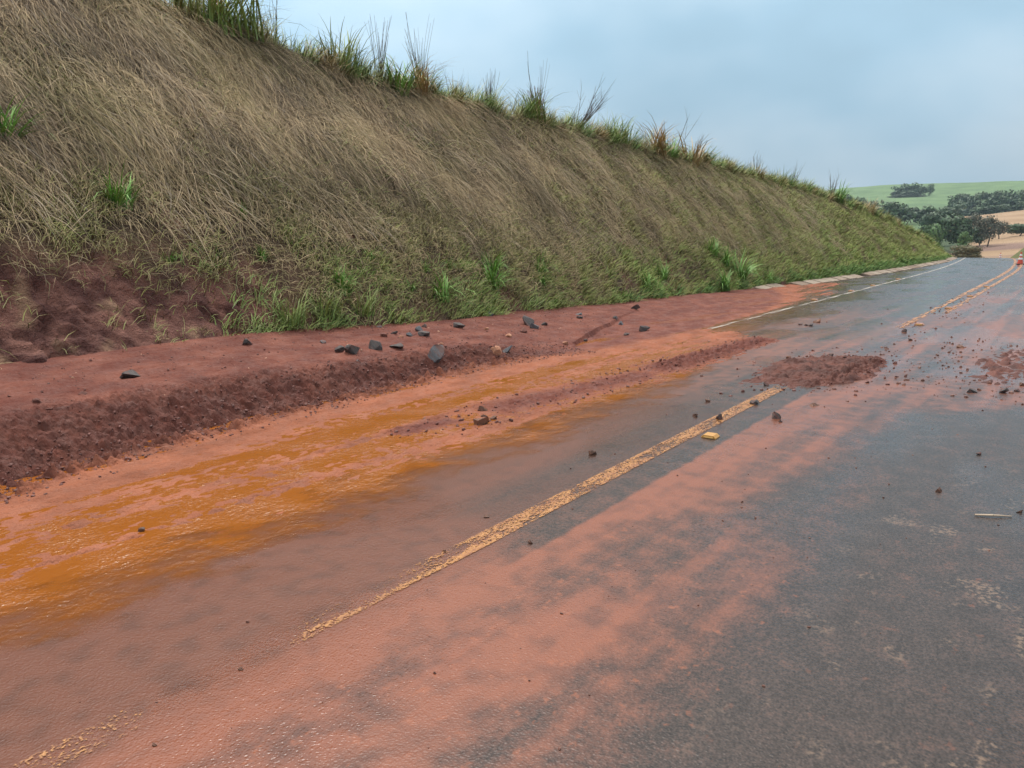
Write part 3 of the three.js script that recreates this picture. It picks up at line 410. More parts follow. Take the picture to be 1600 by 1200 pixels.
// ---------------------------------------------------------------- trees
const barkMat = new THREE.MeshStandardMaterial({ color: new THREE.Color(0.085, 0.066, 0.05), roughness: 0.9 });
const foliageMat = new THREE.MeshPhysicalMaterial({ vertexColors: true, roughness: 0.6, side: THREE.DoubleSide });
function limb(a, b, ra, rb, seg = 5) { const g = new THREE.CylinderGeometry(rb, ra, 1, seg, 1, true), d = b.clone().sub(a); g.scale(1, d.length(), 1); g.applyQuaternion(new THREE.Quaternion().setFromUnitVectors(V(0, 1, 0), d.clone().normalize())); g.translate((a.x + b.x) / 2, (a.y + b.y) / 2, (a.z + b.z) / 2); return g; }
function crownGeo(seed, h, w, low, tint, nLobes, nLeaf, leaf, open = 0) {      // leaves on the shells of uneven lobes
  const r = rng(seed), pos = [], col = [], nor = [], idx = [], q = V(), n = V(), a = V(), b = V();
  const lobes = []; for (let k = 0; k < nLobes; k++) { const an = r() * 6.283, rr = Math.sqrt(r()) * 0.33 * w, y = lerp(low + 0.10, 0.86, Math.pow(r(), 0.85)); lobes.push({ c: V(Math.cos(an) * rr * (1.15 - y * 0.55), y * h, Math.sin(an) * rr * (1.15 - y * 0.55)), r: w * (0.15 + 0.13 * r()), sq: 0.6 + 0.3 * r(), sh: 0.72 + 0.55 * r() }); }
  for (let k = 0; k < nLeaf; k++) {
    const L = lobes[Math.floor(r() * nLobes)], u = r() * 2 - 1, ph = r() * 6.283, sr = Math.sqrt(1 - u * u); n.set(sr * Math.cos(ph), u, sr * Math.sin(ph));
    if (n.y < -0.55 && r() < 0.7) continue; const rad = L.r * (0.72 + 0.36 * Math.pow(r(), 1 + open)) ; q.copy(L.c).addScaledVector(V(n.x, n.y * L.sq, n.z), rad);
    a.set(r() - 0.5, r() - 0.5, r() - 0.5).cross(n).normalize(); b.crossVectors(n, a).addScaledVector(n, (r() - 0.5) * 1.2).normalize(); a.addScaledVector(n, (r() - 0.5) * 1.0).normalize();
    const s = leaf * (0.55 + 0.8 * r()), o = pos.length / 3, sh = L.sh * (0.7 + 0.55 * r()), cc = [tint[0] * sh * (0.9 + 0.3 * r()), tint[1] * sh, tint[2] * sh];
    for (const [x, y] of [[-1, -0.2], [0.1, -0.75], [1, 0.15], [-0.05, 0.8]]) { pos.push(q.x + (a.x * x + b.x * y) * s, q.y + (a.y * x + b.y * y) * s, q.z + (a.z * x + b.z * y) * s); nor.push(n.x, n.y, n.z); col.push(...cc); }
    idx.push(o, o + 1, o + 2, o, o + 2, o + 3);
  }
  const g = new THREE.BufferGeometry(); g.setAttribute('position', new THREE.Float32BufferAttribute(pos, 3)); g.setAttribute('normal', new THREE.Float32BufferAttribute(nor, 3)); g.setAttribute('color', new THREE.Float32BufferAttribute(col, 3)); g.setIndex(idx); return g;
}
function trunkGeo(seed, h, w, low, thick) { const r = rng(seed), gs = [limb(V(0, -0.3, 0), V((r() - 0.5) * 0.3, h * (low + 0.15), (r() - 0.5) * 0.3), thick, thick * 0.7, 7)]; for (let k = 0; k < 6; k++) { const an = k * 1.05 + r(), y = h * (low + 0.02 + 0.12 * r()); gs.push(limb(V(0, y, 0), V(Math.cos(an) * w * 0.28, h * (low + 0.3 + 0.35 * r()), Math.sin(an) * w * 0.28), thick * 0.5, thick * 0.14)); } return mergeGeometries(gs.map(g => g.toNonIndexed())); }
// kinds are built once at unit size (height 1, width 1) and copied
const treeKinds = {};
function treeKind(key, seed, low, tint, lobes, leaves, leaf, open) { treeKinds[key] = { crown: crownGeo(seed, 1, 1, low, tint, lobes, leaves, leaf, open), trunk: trunkGeo(seed + 1, 1, 1, low, 0.028) }; }
treeKind('dark', 301, 0.16, [0.046, 0.090, 0.034], 26, 2600, 0.040); treeKind('deep', 302, 0.12, [0.040, 0.080, 0.034], 22, 2400, 0.042); treeKind('mid', 303, 0.14, [0.070, 0.140, 0.040], 20, 2200, 0.040); treeKind('light', 304, 0.10, [0.090, 0.185, 0.050], 18, 2000, 0.042); treeKind('grey', 305, 0.22, [0.085, 0.095, 0.060], 26, 1500, 0.030, 2); treeKind('far', 306, 0.05, [0.050, 0.092, 0.038], 14, 700, 0.062); treeKind('farb', 307, 0.05, [0.062, 0.108, 0.042], 16, 700, 0.060); treeKind('farc', 308, 0.03, [0.044, 0.082, 0.038], 12, 700, 0.066);
const rt = rng(91), nth = ['first', 'second', 'third', 'fourth', 'fifth', 'sixth', 'seventh', 'eighth', 'ninth', 'tenth', 'eleventh', 'twelfth', 'thirteenth'];
function tree(kind, t, s, h, w, label, group, name = 'tree') {
  const g = new THREE.Group(), k = treeKinds[kind]; part('trunk', k.trunk, barkMat, g); part('crown', k.crown, foliageMat, g);
  g.position.set(-t, groundH(t, s) - 0.15, -s); g.rotation.y = rt() * 6.28; g.scale.set(w * 1.3, h * 1.18, w * 1.3); const d = { label, category: 'tree' }; if (group) d.group = group; return put(g, name, d);
}
tree('deep', 35.1, 250, 8.1, 8.2, 'broad dark flat-topped tree nearest the end of the grassy bank');
tree('dark', 26.6, 225, 8.0, 7.4, 'large round dark green tree in the middle of the valley row');
tree('light', 21.8, 200, 4.4, 3.0, 'small bright green tree in front of the large dark tree');
tree('mid', 30.3, 215, 6.4, 4.8, 'mid green tree between the dark flat-topped and round trees');
tree('grey', 26.3, 260, 7.3, 5.4, 'thin grey-green tree behind the small bright green tree');
tree('grey', 20.4, 230, 6.8, 5.4, 'grey spreading tree with a bare lower trunk beside the stubble field');
tree('grey', 20.6, 270, 4.6, 5.0, 'low grey tree right of the one with a bare trunk');
tree('dark', 17.2, 280, 3.6, 6.4, 'low dark green tree at the right edge above the stubble');
tree('mid', 27.0, 190, 5.8, 3.4, 'slender green tree right at the tip of the bank');
tree('deep', 22.6, 236, 4.2, 4.6, 'low dark tree filling the gap behind the small bright tree');
for (const [t, s, h, w, k, i] of [[53.1, 430, 6.6, 8, 'far'], [57.1, 430, 5.6, 7, 'farb'], [60.1, 400, 6.6, 8, 'far'], [64.7, 400, 6.4, 8, 'farc'], [65.4, 380, 8, 7.6, 'far'], [69.3, 380, 8.6, 8.4, 'farb'], [77.1, 400, 9, 8.6, 'farc'], [86.8, 420, 10.3, 9, 'far'], [99.5, 450, 13.2, 9.5, 'farb'], [111.5, 480, 15.5, 10, 'farc'], [93, 440, 11, 9, 'farb'], [72.5, 388, 6.5, 7.5, 'far']].sort((a, b) => b[0] / b[1] - a[0] / a[1]).map((a, i) => [...a, i]))
  tree(k, t, s, h, w, `dark tree in the valley line above the bank end, ${nth[i]} from the left`, 'valley trees above the bank');
for (const [t, s, h, w] of [[145.8, 800, 8.3, 8.6], [141, 800, 8.8, 8.6], [136.9, 800, 10.3, 9.6], [132.7, 800, 10.7, 9.6], [129.5, 800, 9.4, 8.4], [147.3, 795, 5.1, 7.4], [137, 790, 5, 9], [131, 790, 4.6, 9]]) tree('far', t, s, h, w, 'dark tree in the main grove on the green hill', 'grove on the green hill');
for (const [t, s, h, w] of [[123.6, 800, 7.5, 6], [119.1, 800, 9.1, 6]]) tree('farb', t, s, h, w, 'tree in the pair apart on the right of the hill grove', 'pair of trees beside the hill grove');
{ const r = rng(5); for (let k = 0; k < 13; k++) tree(['far', 'farb', 'farc'][k % 3], lerp(71, 28, k / 12) + r(), 575 + 8 * r(), 9.3 + 2 * r(), 7.2 + 2 * r(), `dark tree in the back row of the wood on the right, ${nth[k]} from the left`, 'back row of the wood on the right');
  for (let k = 0; k < 13; k++) tree(['farc', 'far', 'farb'][k % 3], lerp(70, 27, k / 12) + r(), 545 + 6 * r(), 7.4 + 1.6 * r(), 6.4 + 1.6 * r(), `dark tree in the front row of the wood on the right, ${nth[k]} from the left`, 'front row of the wood on the right');
  for (let k = 0; k < 11; k++) tree(['far', 'farb', 'farc'][k % 3], lerp(63, 30, k / 10) + r(), 502 + 5 * r(), 3.4 + 1.2 * r(), 5.6 + 1.4 * r(), `low tree in the hedge above the upper stubble field, ${nth[k]} from the left`, 'hedge above the upper stubble field'); }
{ // low scrub under the grove and a bush beyond the crest
  const mk = (name, label, t, s, w, h, seed, tint, sunk) => { const m = new THREE.Mesh(crownGeo(seed, 1, 1, -0.1, tint, 40, 6500, 0.03), foliageMat); m.position.set(-t, groundH(t, s) - sunk, -s); m.scale.set(w, h, w * 0.6); return put(m, name, { label, category: 'bush' }); };
  mk('bush', 'rounded olive bush on the far side of the road crest', 17.6, 165, 6.4, 2.9, 411, [0.13, 0.115, 0.045], 0.3);
  mk('thicket', 'low dark scrub spreading under the grove on the hill', 136, 790, 34, 3.2, 412, [0.05, 0.085, 0.04], 0.5);
}
// bare twigs: a spray of thin stems, some forked
function twigGeo(seed, n, h, fan, lean, thick, fork) {
  const r = rng(seed), gs = [];
  for (let k = 0; k < n; k++) {
    const an = r() * 6.283, f = fan * Math.sqrt(r()), H = h * (0.45 + 0.6 * r()); let p = V((r() - 0.5) * 0.12, -0.05, (r() - 0.5) * 0.12), d = V(Math.cos(an) * f, 1, Math.sin(an) * f).add(lean).normalize(), th = thick * 1.35 * (0.7 + 0.5 * r());
    for (let i = 0; i < 4; i++) { const q = p.clone().addScaledVector(d, H / 4); gs.push(limb(p, q, th, th * 0.72, 4)); if (fork && i > 0) for (let m = 0; m < fork; m++) { const e = d.clone().add(V((r() - 0.5) * 1.1, (r() - 0.1) * 0.5, (r() - 0.5) * 1.1)).normalize(), q2 = q.clone().addScaledVector(e, H * (0.15 + 0.22 * r())); gs.push(limb(q, q2, th * 0.55, th * 0.25, 3)); } p = q; th *= 0.72; d.add(V((r() - 0.5) * 0.22, 0.05, (r() - 0.5) * 0.22)).normalize(); }
  }
  return mergeGeometries(gs.map(g => g.toNonIndexed()));
}
const twigMat = new THREE.MeshStandardMaterial({ color: new THREE.Color(0.13, 0.105, 0.09), roughness: 0.9 }), reedMat = new THREE.MeshStandardMaterial({ color: new THREE.Color(0.24, 0.135, 0.085), roughness: 0.9 });
const fwd = V(0.45, 0, -0.9);           // direction that runs to the right in the picture
function twig(seed, s, v, n, h, fan, lean, thick, fork, mat, name, label, cat) { const f = bankFrame(s, v), m = new THREE.Mesh(twigGeo(seed, n, h, fan, fwd.clone().multiplyScalar(lean), thick, fork), mat); m.position.copy(f.P); return put(m, name, { label, category: cat }); }
twig(501, 12.7, 1.02, 26, 1.45, 0.26, 0.02, 0.008, 0, twigMat, 'bare_stalks', 'sparse upright fan of bare grey stalks on the bank edge, left of two', 'stalks');
twig(502, 13.9, 1.02, 24, 1.65, 0.28, -0.12, 0.009, 0, twigMat, 'bare_stalks', 'taller fan of bare grey stalks leaning left on the bank edge', 'stalks');
twig(503, 18.3, 1.0, 90, 0.95, 0.42, 0, 0.010, 0, reedMat, 'dry_reeds', 'dense clump of reddish brown dry reeds on the bank edge', 'reeds');
twig(504, 18.4, 1.01, 12, 1.85, 0.20, 0.05, 0.009, 0, twigMat, 'bare_stalks', 'few very tall thin stalks rising out of the reddish reeds', 'stalks');
twig(505, 20.2, 1.0, 15, 1.45, 0.75, 0.85, 0.016, 2, twigMat, 'bare_shrub', 'leafless branching shrub leaning right beside the reddish reeds', 'shrub');
twig(506, 16.3, 1.0, 26, 1.0, 0.28, 0, 0.009, 0, twigMat, 'dark_weeds', 'dark upright weed stems just left of the reddish reeds', 'weeds');
twig(507, 15.0, 1.03, 12, 0.85, 0.4, 0.1, 0.007, 1, twigMat, 'dark_weeds', 'low wispy dry weeds between the tall stalks and the dark stems', 'weeds');
twig(508, 26.4, 1.0, 3, 1.7, 0.2, 0.6, 0.016, 1, twigMat, 'bare_shrub', 'single long bare branch leaning right above the middle bank edge', 'shrub');
twig(509, 28.0, 1.0, 6, 1.0, 0.45, 0.1, 0.012, 2, twigMat, 'bare_shrub', 'small forked leafless shrub right of the long leaning branch', 'shrub');
twig(510, 10.3, 1.02, 9, 1.15, 0.42, -0.2, 0.011, 1, twigMat, 'bare_shrub', 'straggly bare shrub at the top of the picture above the big green tussock', 'shrub');
twig(511, 8.9, 1.02, 8, 0.9, 0.4, 0, 0.009, 1, twigMat, 'dark_weeds', 'dark weed stems at the upper left, just left of the green tussock', 'weeds');
twig(512, 33.5, 1.0, 10, 0.95, 0.4, 0.1, 0.012, 1, twigMat, 'dark_weeds', 'wispy weeds on the bank edge halfway along to the far end', 'weeds');
twig(513, 37.5, 1.0, 10, 1.1, 0.35, 0.1, 0.014, 1, twigMat, 'dark_weeds', 'taller dark weeds on the far part of the bank edge', 'weeds');
twig(514, 42.5, 1.0, 12, 1.3, 0.35, 0.1, 0.016, 1, twigMat, 'dark_weeds', 'bushy dark weeds where the bank edge begins to drop to the hills', 'weeds');

// ---------------------------------------------------------------- tussocks and tufts that can be told apart
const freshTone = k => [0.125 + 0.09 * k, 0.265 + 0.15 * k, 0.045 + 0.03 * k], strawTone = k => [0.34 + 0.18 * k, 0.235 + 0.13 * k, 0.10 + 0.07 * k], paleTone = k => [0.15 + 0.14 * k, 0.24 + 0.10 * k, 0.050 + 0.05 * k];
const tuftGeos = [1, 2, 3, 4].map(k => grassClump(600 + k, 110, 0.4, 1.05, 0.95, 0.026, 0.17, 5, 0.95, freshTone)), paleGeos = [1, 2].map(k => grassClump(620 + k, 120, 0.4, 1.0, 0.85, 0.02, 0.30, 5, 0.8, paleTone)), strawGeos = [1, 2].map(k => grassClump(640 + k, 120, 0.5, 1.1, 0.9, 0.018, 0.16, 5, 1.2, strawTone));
const rq = rng(77);
function tuft(geo, t, y, s, size, label, group, name = 'grass_tuft') { const m = new THREE.Mesh(geo, leafMat); m.position.copy(W(t, y - 0.03, s)); m.rotation.set(0, rq() * 6.28, 0); m.rotateX((rq() - 0.5) * 0.3); m.scale.setScalar(size * 1.2); const d = { label, category: 'grass tuft' }; if (group) d.group = group; return put(m, name, d); }
const footTuft = 'small fresh green tuft near the foot of the bank', dryTuft = 'small green tuft among the dry straw high on the bank', farTuft = 'leafy green tuft on red soil where the mud flat ends';
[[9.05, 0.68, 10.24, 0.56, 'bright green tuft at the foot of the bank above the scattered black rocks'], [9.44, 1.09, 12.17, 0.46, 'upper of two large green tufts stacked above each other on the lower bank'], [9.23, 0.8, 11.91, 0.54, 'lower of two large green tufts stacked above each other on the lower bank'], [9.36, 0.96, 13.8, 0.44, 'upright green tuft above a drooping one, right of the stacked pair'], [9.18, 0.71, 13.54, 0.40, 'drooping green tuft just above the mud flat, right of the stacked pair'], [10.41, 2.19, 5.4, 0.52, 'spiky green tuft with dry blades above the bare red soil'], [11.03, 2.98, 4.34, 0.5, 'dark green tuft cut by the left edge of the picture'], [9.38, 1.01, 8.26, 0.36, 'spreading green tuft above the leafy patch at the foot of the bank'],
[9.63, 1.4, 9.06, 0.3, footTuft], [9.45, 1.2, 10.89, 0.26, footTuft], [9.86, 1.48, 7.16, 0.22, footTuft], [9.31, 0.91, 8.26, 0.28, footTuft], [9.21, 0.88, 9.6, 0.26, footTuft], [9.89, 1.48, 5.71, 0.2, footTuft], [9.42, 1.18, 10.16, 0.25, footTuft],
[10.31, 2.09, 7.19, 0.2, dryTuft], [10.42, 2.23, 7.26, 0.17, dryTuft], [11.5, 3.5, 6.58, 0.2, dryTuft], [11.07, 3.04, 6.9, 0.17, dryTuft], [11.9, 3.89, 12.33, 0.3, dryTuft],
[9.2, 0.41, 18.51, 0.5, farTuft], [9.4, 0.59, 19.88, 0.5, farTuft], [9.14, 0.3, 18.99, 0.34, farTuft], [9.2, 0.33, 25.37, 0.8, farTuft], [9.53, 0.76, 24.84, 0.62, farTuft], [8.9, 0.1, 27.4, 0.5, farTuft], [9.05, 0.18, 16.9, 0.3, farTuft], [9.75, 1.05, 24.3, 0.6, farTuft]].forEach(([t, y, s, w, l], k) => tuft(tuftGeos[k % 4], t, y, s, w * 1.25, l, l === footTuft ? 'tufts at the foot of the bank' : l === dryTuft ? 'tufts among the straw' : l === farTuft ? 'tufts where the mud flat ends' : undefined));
tuft(tuftGeos[1], 8.93, 0.08, 23.4, 0.85, 'low round green plant standing alone on the edge of the mud flat');
tuft(paleGeos[0], 9.18, 0.58, 7.09, 0.55, 'left of three leafy light green patches where bank meets mud', undefined, 'grass_patch');
tuft(paleGeos[1], 9.16, 0.60, 7.7, 0.62, 'middle of three leafy light green patches where bank meets mud', undefined, 'grass_patch');
tuft(paleGeos[0], 9.09, 0.60, 8.4, 0.5, 'right of three leafy light green patches where bank meets mud', undefined, 'grass_patch');
function crest(geo, s, v, size, label, name) { const p = bankPoint(s, v), m = tuft(geo, p[0], p[1], s, size, label, undefined, name); return m; }
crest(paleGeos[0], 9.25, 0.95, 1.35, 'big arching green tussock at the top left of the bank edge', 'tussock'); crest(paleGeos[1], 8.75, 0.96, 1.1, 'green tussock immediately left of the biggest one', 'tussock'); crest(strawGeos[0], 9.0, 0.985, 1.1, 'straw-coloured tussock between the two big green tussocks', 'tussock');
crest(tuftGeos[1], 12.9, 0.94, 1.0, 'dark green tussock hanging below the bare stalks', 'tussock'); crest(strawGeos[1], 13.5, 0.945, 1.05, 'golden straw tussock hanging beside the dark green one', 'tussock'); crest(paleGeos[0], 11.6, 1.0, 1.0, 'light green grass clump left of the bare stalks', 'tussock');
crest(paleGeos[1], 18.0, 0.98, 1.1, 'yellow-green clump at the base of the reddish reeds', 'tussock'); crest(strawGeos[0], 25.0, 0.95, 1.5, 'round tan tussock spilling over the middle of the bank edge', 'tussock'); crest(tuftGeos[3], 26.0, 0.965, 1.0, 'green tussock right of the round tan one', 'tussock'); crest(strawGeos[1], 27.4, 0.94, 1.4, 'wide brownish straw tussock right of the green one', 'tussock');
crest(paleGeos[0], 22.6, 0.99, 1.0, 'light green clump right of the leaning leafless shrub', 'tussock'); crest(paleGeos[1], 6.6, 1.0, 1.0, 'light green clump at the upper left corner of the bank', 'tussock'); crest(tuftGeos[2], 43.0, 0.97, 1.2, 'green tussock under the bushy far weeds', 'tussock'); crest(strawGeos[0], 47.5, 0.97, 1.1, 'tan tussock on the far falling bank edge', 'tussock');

// ---------------------------------------------------------------- stones
function stoneGeo(seed, w, h, d, facets, wob) {
  const r = rng(seed); let g = mergeVertices(new THREE.IcosahedronGeometry(1, 5).deleteAttribute('normal').deleteAttribute('uv')); const p = g.attributes.position, planes = [];
  for (let k = 0; k < facets; k++) { const u = r() * 2 - 1, a = r() * 6.283, sr = Math.sqrt(1 - u * u); planes.push([sr * Math.cos(a), u, sr * Math.sin(a), 0.30 + 0.36 * r()]); }
  const ox = r() * 50, q = V();
  for (let i = 0; i < p.count; i++) { q.fromBufferAttribute(p, i); q.multiplyScalar(1 + wob * fbm(q.x * 1.3 + ox, q.y * 1.3 + q.z * 1.7, 3)); for (const [a, b, c, e] of planes) { const k = q.x * a + q.y * b + q.z * c - e; if (k > 0) { q.x -= a * k; q.y -= b * k; q.z -= c * k; } } p.setXYZ(i, q.x, q.y, q.z); }
  g.computeBoundingBox(); const b = g.boundingBox, sx = w / (b.max.x - b.min.x), sy = h * 1.4 / (b.max.y - b.min.y), sz = d / (b.max.z - b.min.z); g.translate(-(b.max.x + b.min.x) / 2, -b.min.y, -(b.max.z + b.min.z) / 2); g.scale(sx, sy, sz); g.translate(0, -h * 0.4, 0);
  g = g.toNonIndexed(); g.computeVertexNormals(); const n = g.attributes.position.count, uv = new Float32Array(n * 2); for (let i = 0; i < n; i++) { uv[i * 2] = (g.attributes.position.getX(i) + g.attributes.position.getY(i)) * 3; uv[i * 2 + 1] = (g.attributes.position.getZ(i) + g.attributes.position.getY(i) * 0.5) * 3; } g.setAttribute('uv', new THREE.BufferAttribute(uv, 2)); return g;
}
const stoneMap = (a, b, c) => tex(256, 256, (i, j, o) => { const x = i / 256, y = j / 256, k = clamp(0.5 + 0.8 * pn(x * 7, y * 7, 7, 3) + 0.6 * pn(x * 30, y * 30, 30, 9)), m = sstep(-0.12, 0.25, pn(x * 4, y * 4, 4, 88) + 0.4 * pn(x * 16, y * 16, 16, 2)); const v = mix3(mix3(a, b, k), c, m * 0.85); o[0] = v[0]; o[1] = v[1]; o[2] = v[2]; }, true);
const stoneMats = {}; for (const [k, a, b, c, ro] of [['k', [0.042, 0.034, 0.032], [0.105, 0.088, 0.082], [0.15, 0.058, 0.043], 0.55], ['g', [0.09, 0.095, 0.105], [0.17, 0.17, 0.18], [0.16, 0.075, 0.058], 0.55], ['o', [0.42, 0.17, 0.09], [0.62, 0.33, 0.20], [0.45, 0.2, 0.12], 0.7], ['r', [0.17, 0.06, 0.042], [0.26, 0.10, 0.07], [0.14, 0.05, 0.036], 0.7], ['b', [0.16, 0.065, 0.036], [0.27, 0.115, 0.06], [0.10, 0.05, 0.032], 0.5]]) stoneMats[k] = new THREE.MeshPhysicalMaterial({ map: stoneMap(a, b, c), roughness: ro, bumpMap: bumpMud, bumpScale: 0.008 });
const G = { po: ['small orange pebble lying loose on the red mud flat', 'orange pebbles on the mud flat'], pg: ['small dull grey stone half sunk in the red mud flat', 'grey stones on the mud flat'], pk: ['small black stone near the step in the mud flat', 'black stones by the erosion step'], pr: ['small red clod near the left edge of the mud flat', 'red clods on the mud flat'], dk: ['small dark stone in a row on the wet far lane', 'dark stones on the wet far lane'], cl: ['tiny brown clod stranded on the road in the foreground', 'clods on the foreground road'], rp: ['small stone stuck on top of the central mud heap', 'stones on the central mud heap'], re: ['dark stone in front of the flat mud smear at right', 'stones by the right-hand mud smear'] };
const STONES = [[7.97, 4.04, .202, .088, 'k', 'long black rock lying alone on the left mud flat'], [8.61, 5.94, .124, .083, 'k', 'black block alone on the mud flat close to the bank foot'], [7.61, 2.99, .071, .035, 'r', 'pr'], [7.41, 3, .075, .035, 'r', 'pr'], [7.68, 3.43, .075, .037, 'r', 'pr'], [7.8, 6.78, .127, .093, 'k', 'dark rock touching the left side of the biggest black rock'], [7.66, 6.87, .203, .127, 'k', 'biggest black rock of the left pair on the mud flat'], [7.69, 7.32, .193, .141, 'k', 'pointed dark rock right of the black pair'], [7.66, 7.69, .216, .063, 'k', 'flat dark slab right of the pointed rock'], [7.12, 7.89, .267, .196, 'g', 'large pale grey boulder on the rim of the ploughed mud edge'], [6.99, 9.12, .193, .126, 'o', 'bright orange rock on the rim of the mud edge'], [7.01, 9.43, .168, .109, 'g', 'blue-grey rock touching the orange rock'], [8.06, 8.69, .187, .079, 'k', 'lowest dark rock of the small pile behind the pale boulder'], [8.31, 8.85, .131, .091, 'g', 'topmost grey rock of the small pile behind the pale boulder'], [8.16, 8.48, .107, .068, 'g', 'pg'], [8.31, 8.31, .107, .058, 'k', 'small dark rock left of the pile behind the pale boulder'], [8.27, 8.05, .114, .048, 'r', 'flat reddish stone left of the rock pile'], [8.29, 9.81, .203, .096, 'k', 'wide dark rock half buried near the bank foot'], [8.48, 9.16, .093, .062, 'k', 'little black rock nearest the bank, above the rock pile'], [8.14, 8.28, .077, .039, 'o', 'po'], [7.97, 11.37, .232, .162, 'k', 'largest black rock of the right cluster above the erosion step'], [7.74, 11.22, .171, .102, 'g', 'grey rock in front of the largest one of the right cluster'], [7.85, 11.7, .129, .071, 'k', 'dark rock at the right end of the right cluster'], [7.62, 10.72, .132, .077, 'r', 'brownish red rock left of the right cluster'], [7.56, 10.21, .106, .053, 'o', 'po'], [8.03, 10.21, .087, .043, 'o', 'po'], [7.61, 8.59, .067, .038, 'o', 'po'], [8.19, 13.46, .157, .052, 'g', 'pg'], [7.95, 13.12, .14, .051, 'k', 'pk'], [8.15, 15.86, .234, .117, 'k', 'shiny black rock at the head of the orange rivulet'], [7.56, 13.85, .117, .065, 'k', 'black stone in the middle of the orange rivulet'], [6.7, 13.48, .211, .112, 'k', 'black rock at the edge of the mud delta beside the lane'], [7.31, 13.62, .141, .077, 'g', 'grey stone beside the orange rivulet'], [6.72, 12.77, .131, .048, 'k', 'pk'], [6.93, 11.63, .09, .045, 'k', 'pk'], [6.8, 10.77, .096, .053, 'o', 'po'], [8.73, 11.24, .107, .083, 'g', 'bluish stone against the bank foot'], [8.79, 8.45, .09, .04, 'g', 'pg'], [8.3, 6.92, .088, .044, 'g', 'pg'], [7.33, 6.67, .074, .041, 'g', 'pg'],
  [5.03, 6.33, .097, .062, 'b', 'round muddy stone above the square block in the orange water'], [4.7, 5.88, .161, .084, 'b', 'square muddy block standing in the orange water'], [4.87, 6.14, .08, .035, 'b', 'flat stone just behind the square block in the water'], [4.73, 6.12, .079, .04, 'b', 'small clod right of the square block in the water'], [3.23, 5.58, .072, .05, 'b', 'muddy stone alone on the dark asphalt beside the orange water'], [4.72, 2.38, .045, .03, 'b', 'clod on the mud ridge in the left foreground water'], [2.82, 7.44, .072, .072, 'k', 'black pyramid stone on the yellow line, left of the reflector'], [2.77, 8.35, .107, .057, 'k', 'flat black stone on the yellow line below the mud heap'], [2.37, 7.83, .092, .073, 'k', 'black pointed stone right of the yellow line with a wet reflection'], [2.28, 7.7, .052, .032, 'k', 'chip beside the black pointed stone right of the yellow line'], [3.08, 7.43, .053, .04, 'b', 'brown pebble on the grey asphalt left of the yellow line, lower one'], [3.26, 8.19, .065, .044, 'b', 'brown pebble on the grey asphalt left of the yellow line, upper one'], [4.42, 16.97, .15, .095, 'b', 'biggest brown rock on the wet far lane'], [4.58, 16.33, .093, .04, 'k', 'dk'], [4.44, 16.27, .079, .039, 'k', 'dk'], [4.34, 16.23, .091, .052, 'k', 'dk'], [2.6, 16.17, .097, .073, 'k', 'black stone where the double yellow line disappears under mud'], [2.3, 14.99, .079, .045, 'k', 'smaller black stone below the buried end of the double yellow line'], [1.48, 14.56, .159, .053, 'b', 'flat brown brick-shaped stone alone in the right lane'], [0.91, 10.53, .146, .054, 'k', 'long black stone in the right lane with a wet reflection'], [0.59, 10.71, .107, .069, 'k', 're'], [0.46, 10.9, .077, .038, 'k', 're'], [0.44, 11.39, .08, .04, 'b', 're'], [0.54, 7.54, .05, .028, 'k', 'small dark stone alone in the middle of the grey right lane'], [0.67, 6.26, .052, .038, 'b', 'speckled brown stone on the grey right lane'], [0.16, 6.11, .044, .026, 'b', 'red clod at the right edge next to a pale stick'], [3.02, 9.48, .072, .048, 'k', 'black stone at the near left corner of the central mud heap'], [2.56, 3.68, .034, .026, 'b', 'cl'], [2.91, 3.27, .03, .02, 'b', 'cl'], [3.06, 3.88, .04, .02, 'b', 'cl'], [2.79, 1.78, .027, .016, 'b', 'cl'], [2.61, 1.28, .026, .016, 'b', 'cl'], [2.21, 8.67, .113, .035, 'b', 'flattened brown clod right of the yellow line below the mud heap'], [3.46, 11.81, .088, .049, 'b', 'rp'], [2.96, 12.36, .069, .049, 'k', 'rp'], [2.72, 12.15, .067, .048, 'k', 'rp']];

// heaps of mud on the road
const heapMat = new THREE.MeshPhysicalMaterial({ vertexColors: true, roughness: 0.62, bumpMap: bumpMud, bumpScale: 0.014, ior: 1.36, specularIntensity: 0.7 });
const inHeap = (t, s) => { const a = (t - 2.78) + 0.10 * (s - 11), b = (s - 11.05); return 1 - Math.hypot(a / 0.78, b / 1.75) + 0.22 * fbm(t * 2.2, s * 1.6, 3); };
const heapY = (t, s) => { const m = inHeap(t, s), l = billow(t * 6, s * 4.6, 4); return -0.02 + sstep(-0.08, 0.35, m) * (0.062 + 0.05 * l) + 0.03 * sstep(0, 0.3, m) * noise(t * 3, s * 1.7) + 0.055 * sstep(-0.05, 0.2, m) * Math.exp(-(((t - 2.34 + 0.10 * (s - 11)) / 0.16) ** 2)) * (0.7 + l); };
const inSmear = (t, s) => 1 - Math.hypot((t - 0.62) / 0.62, (s - 13.1) / 2.0) + 0.42 * fbm(t * 2.0, s * 1.1, 3), smearY = (t, s) => -0.014 + sstep(-0.05, 0.5, inSmear(t, s)) * (0.032 + 0.05 * billow(t * 6, s * 2.6, 3)) ;
function heap(t0, t1, s0, s1, st, sds, yf, label, name) { const ts = steps([t0, t1, st]), ss = steps([s0, s1, sds]); put(new THREE.Mesh(grid(ts.length - 1, ss.length - 1, (i, j) => W(ts[i], roadY(ts[i], ss[j]) + yf(ts[i], ss[j]), ss[j]), (i, j, v) => [v.x / 1.5, v.z / 1.5], (i, j) => mix3(mudDark, [0.155, 0.054, 0.037], clamp(0.45 + fbm(ts[i] * 3, ss[j] * 2.4, 4)))), heapMat), name, { label, category: 'mud heap' }); }
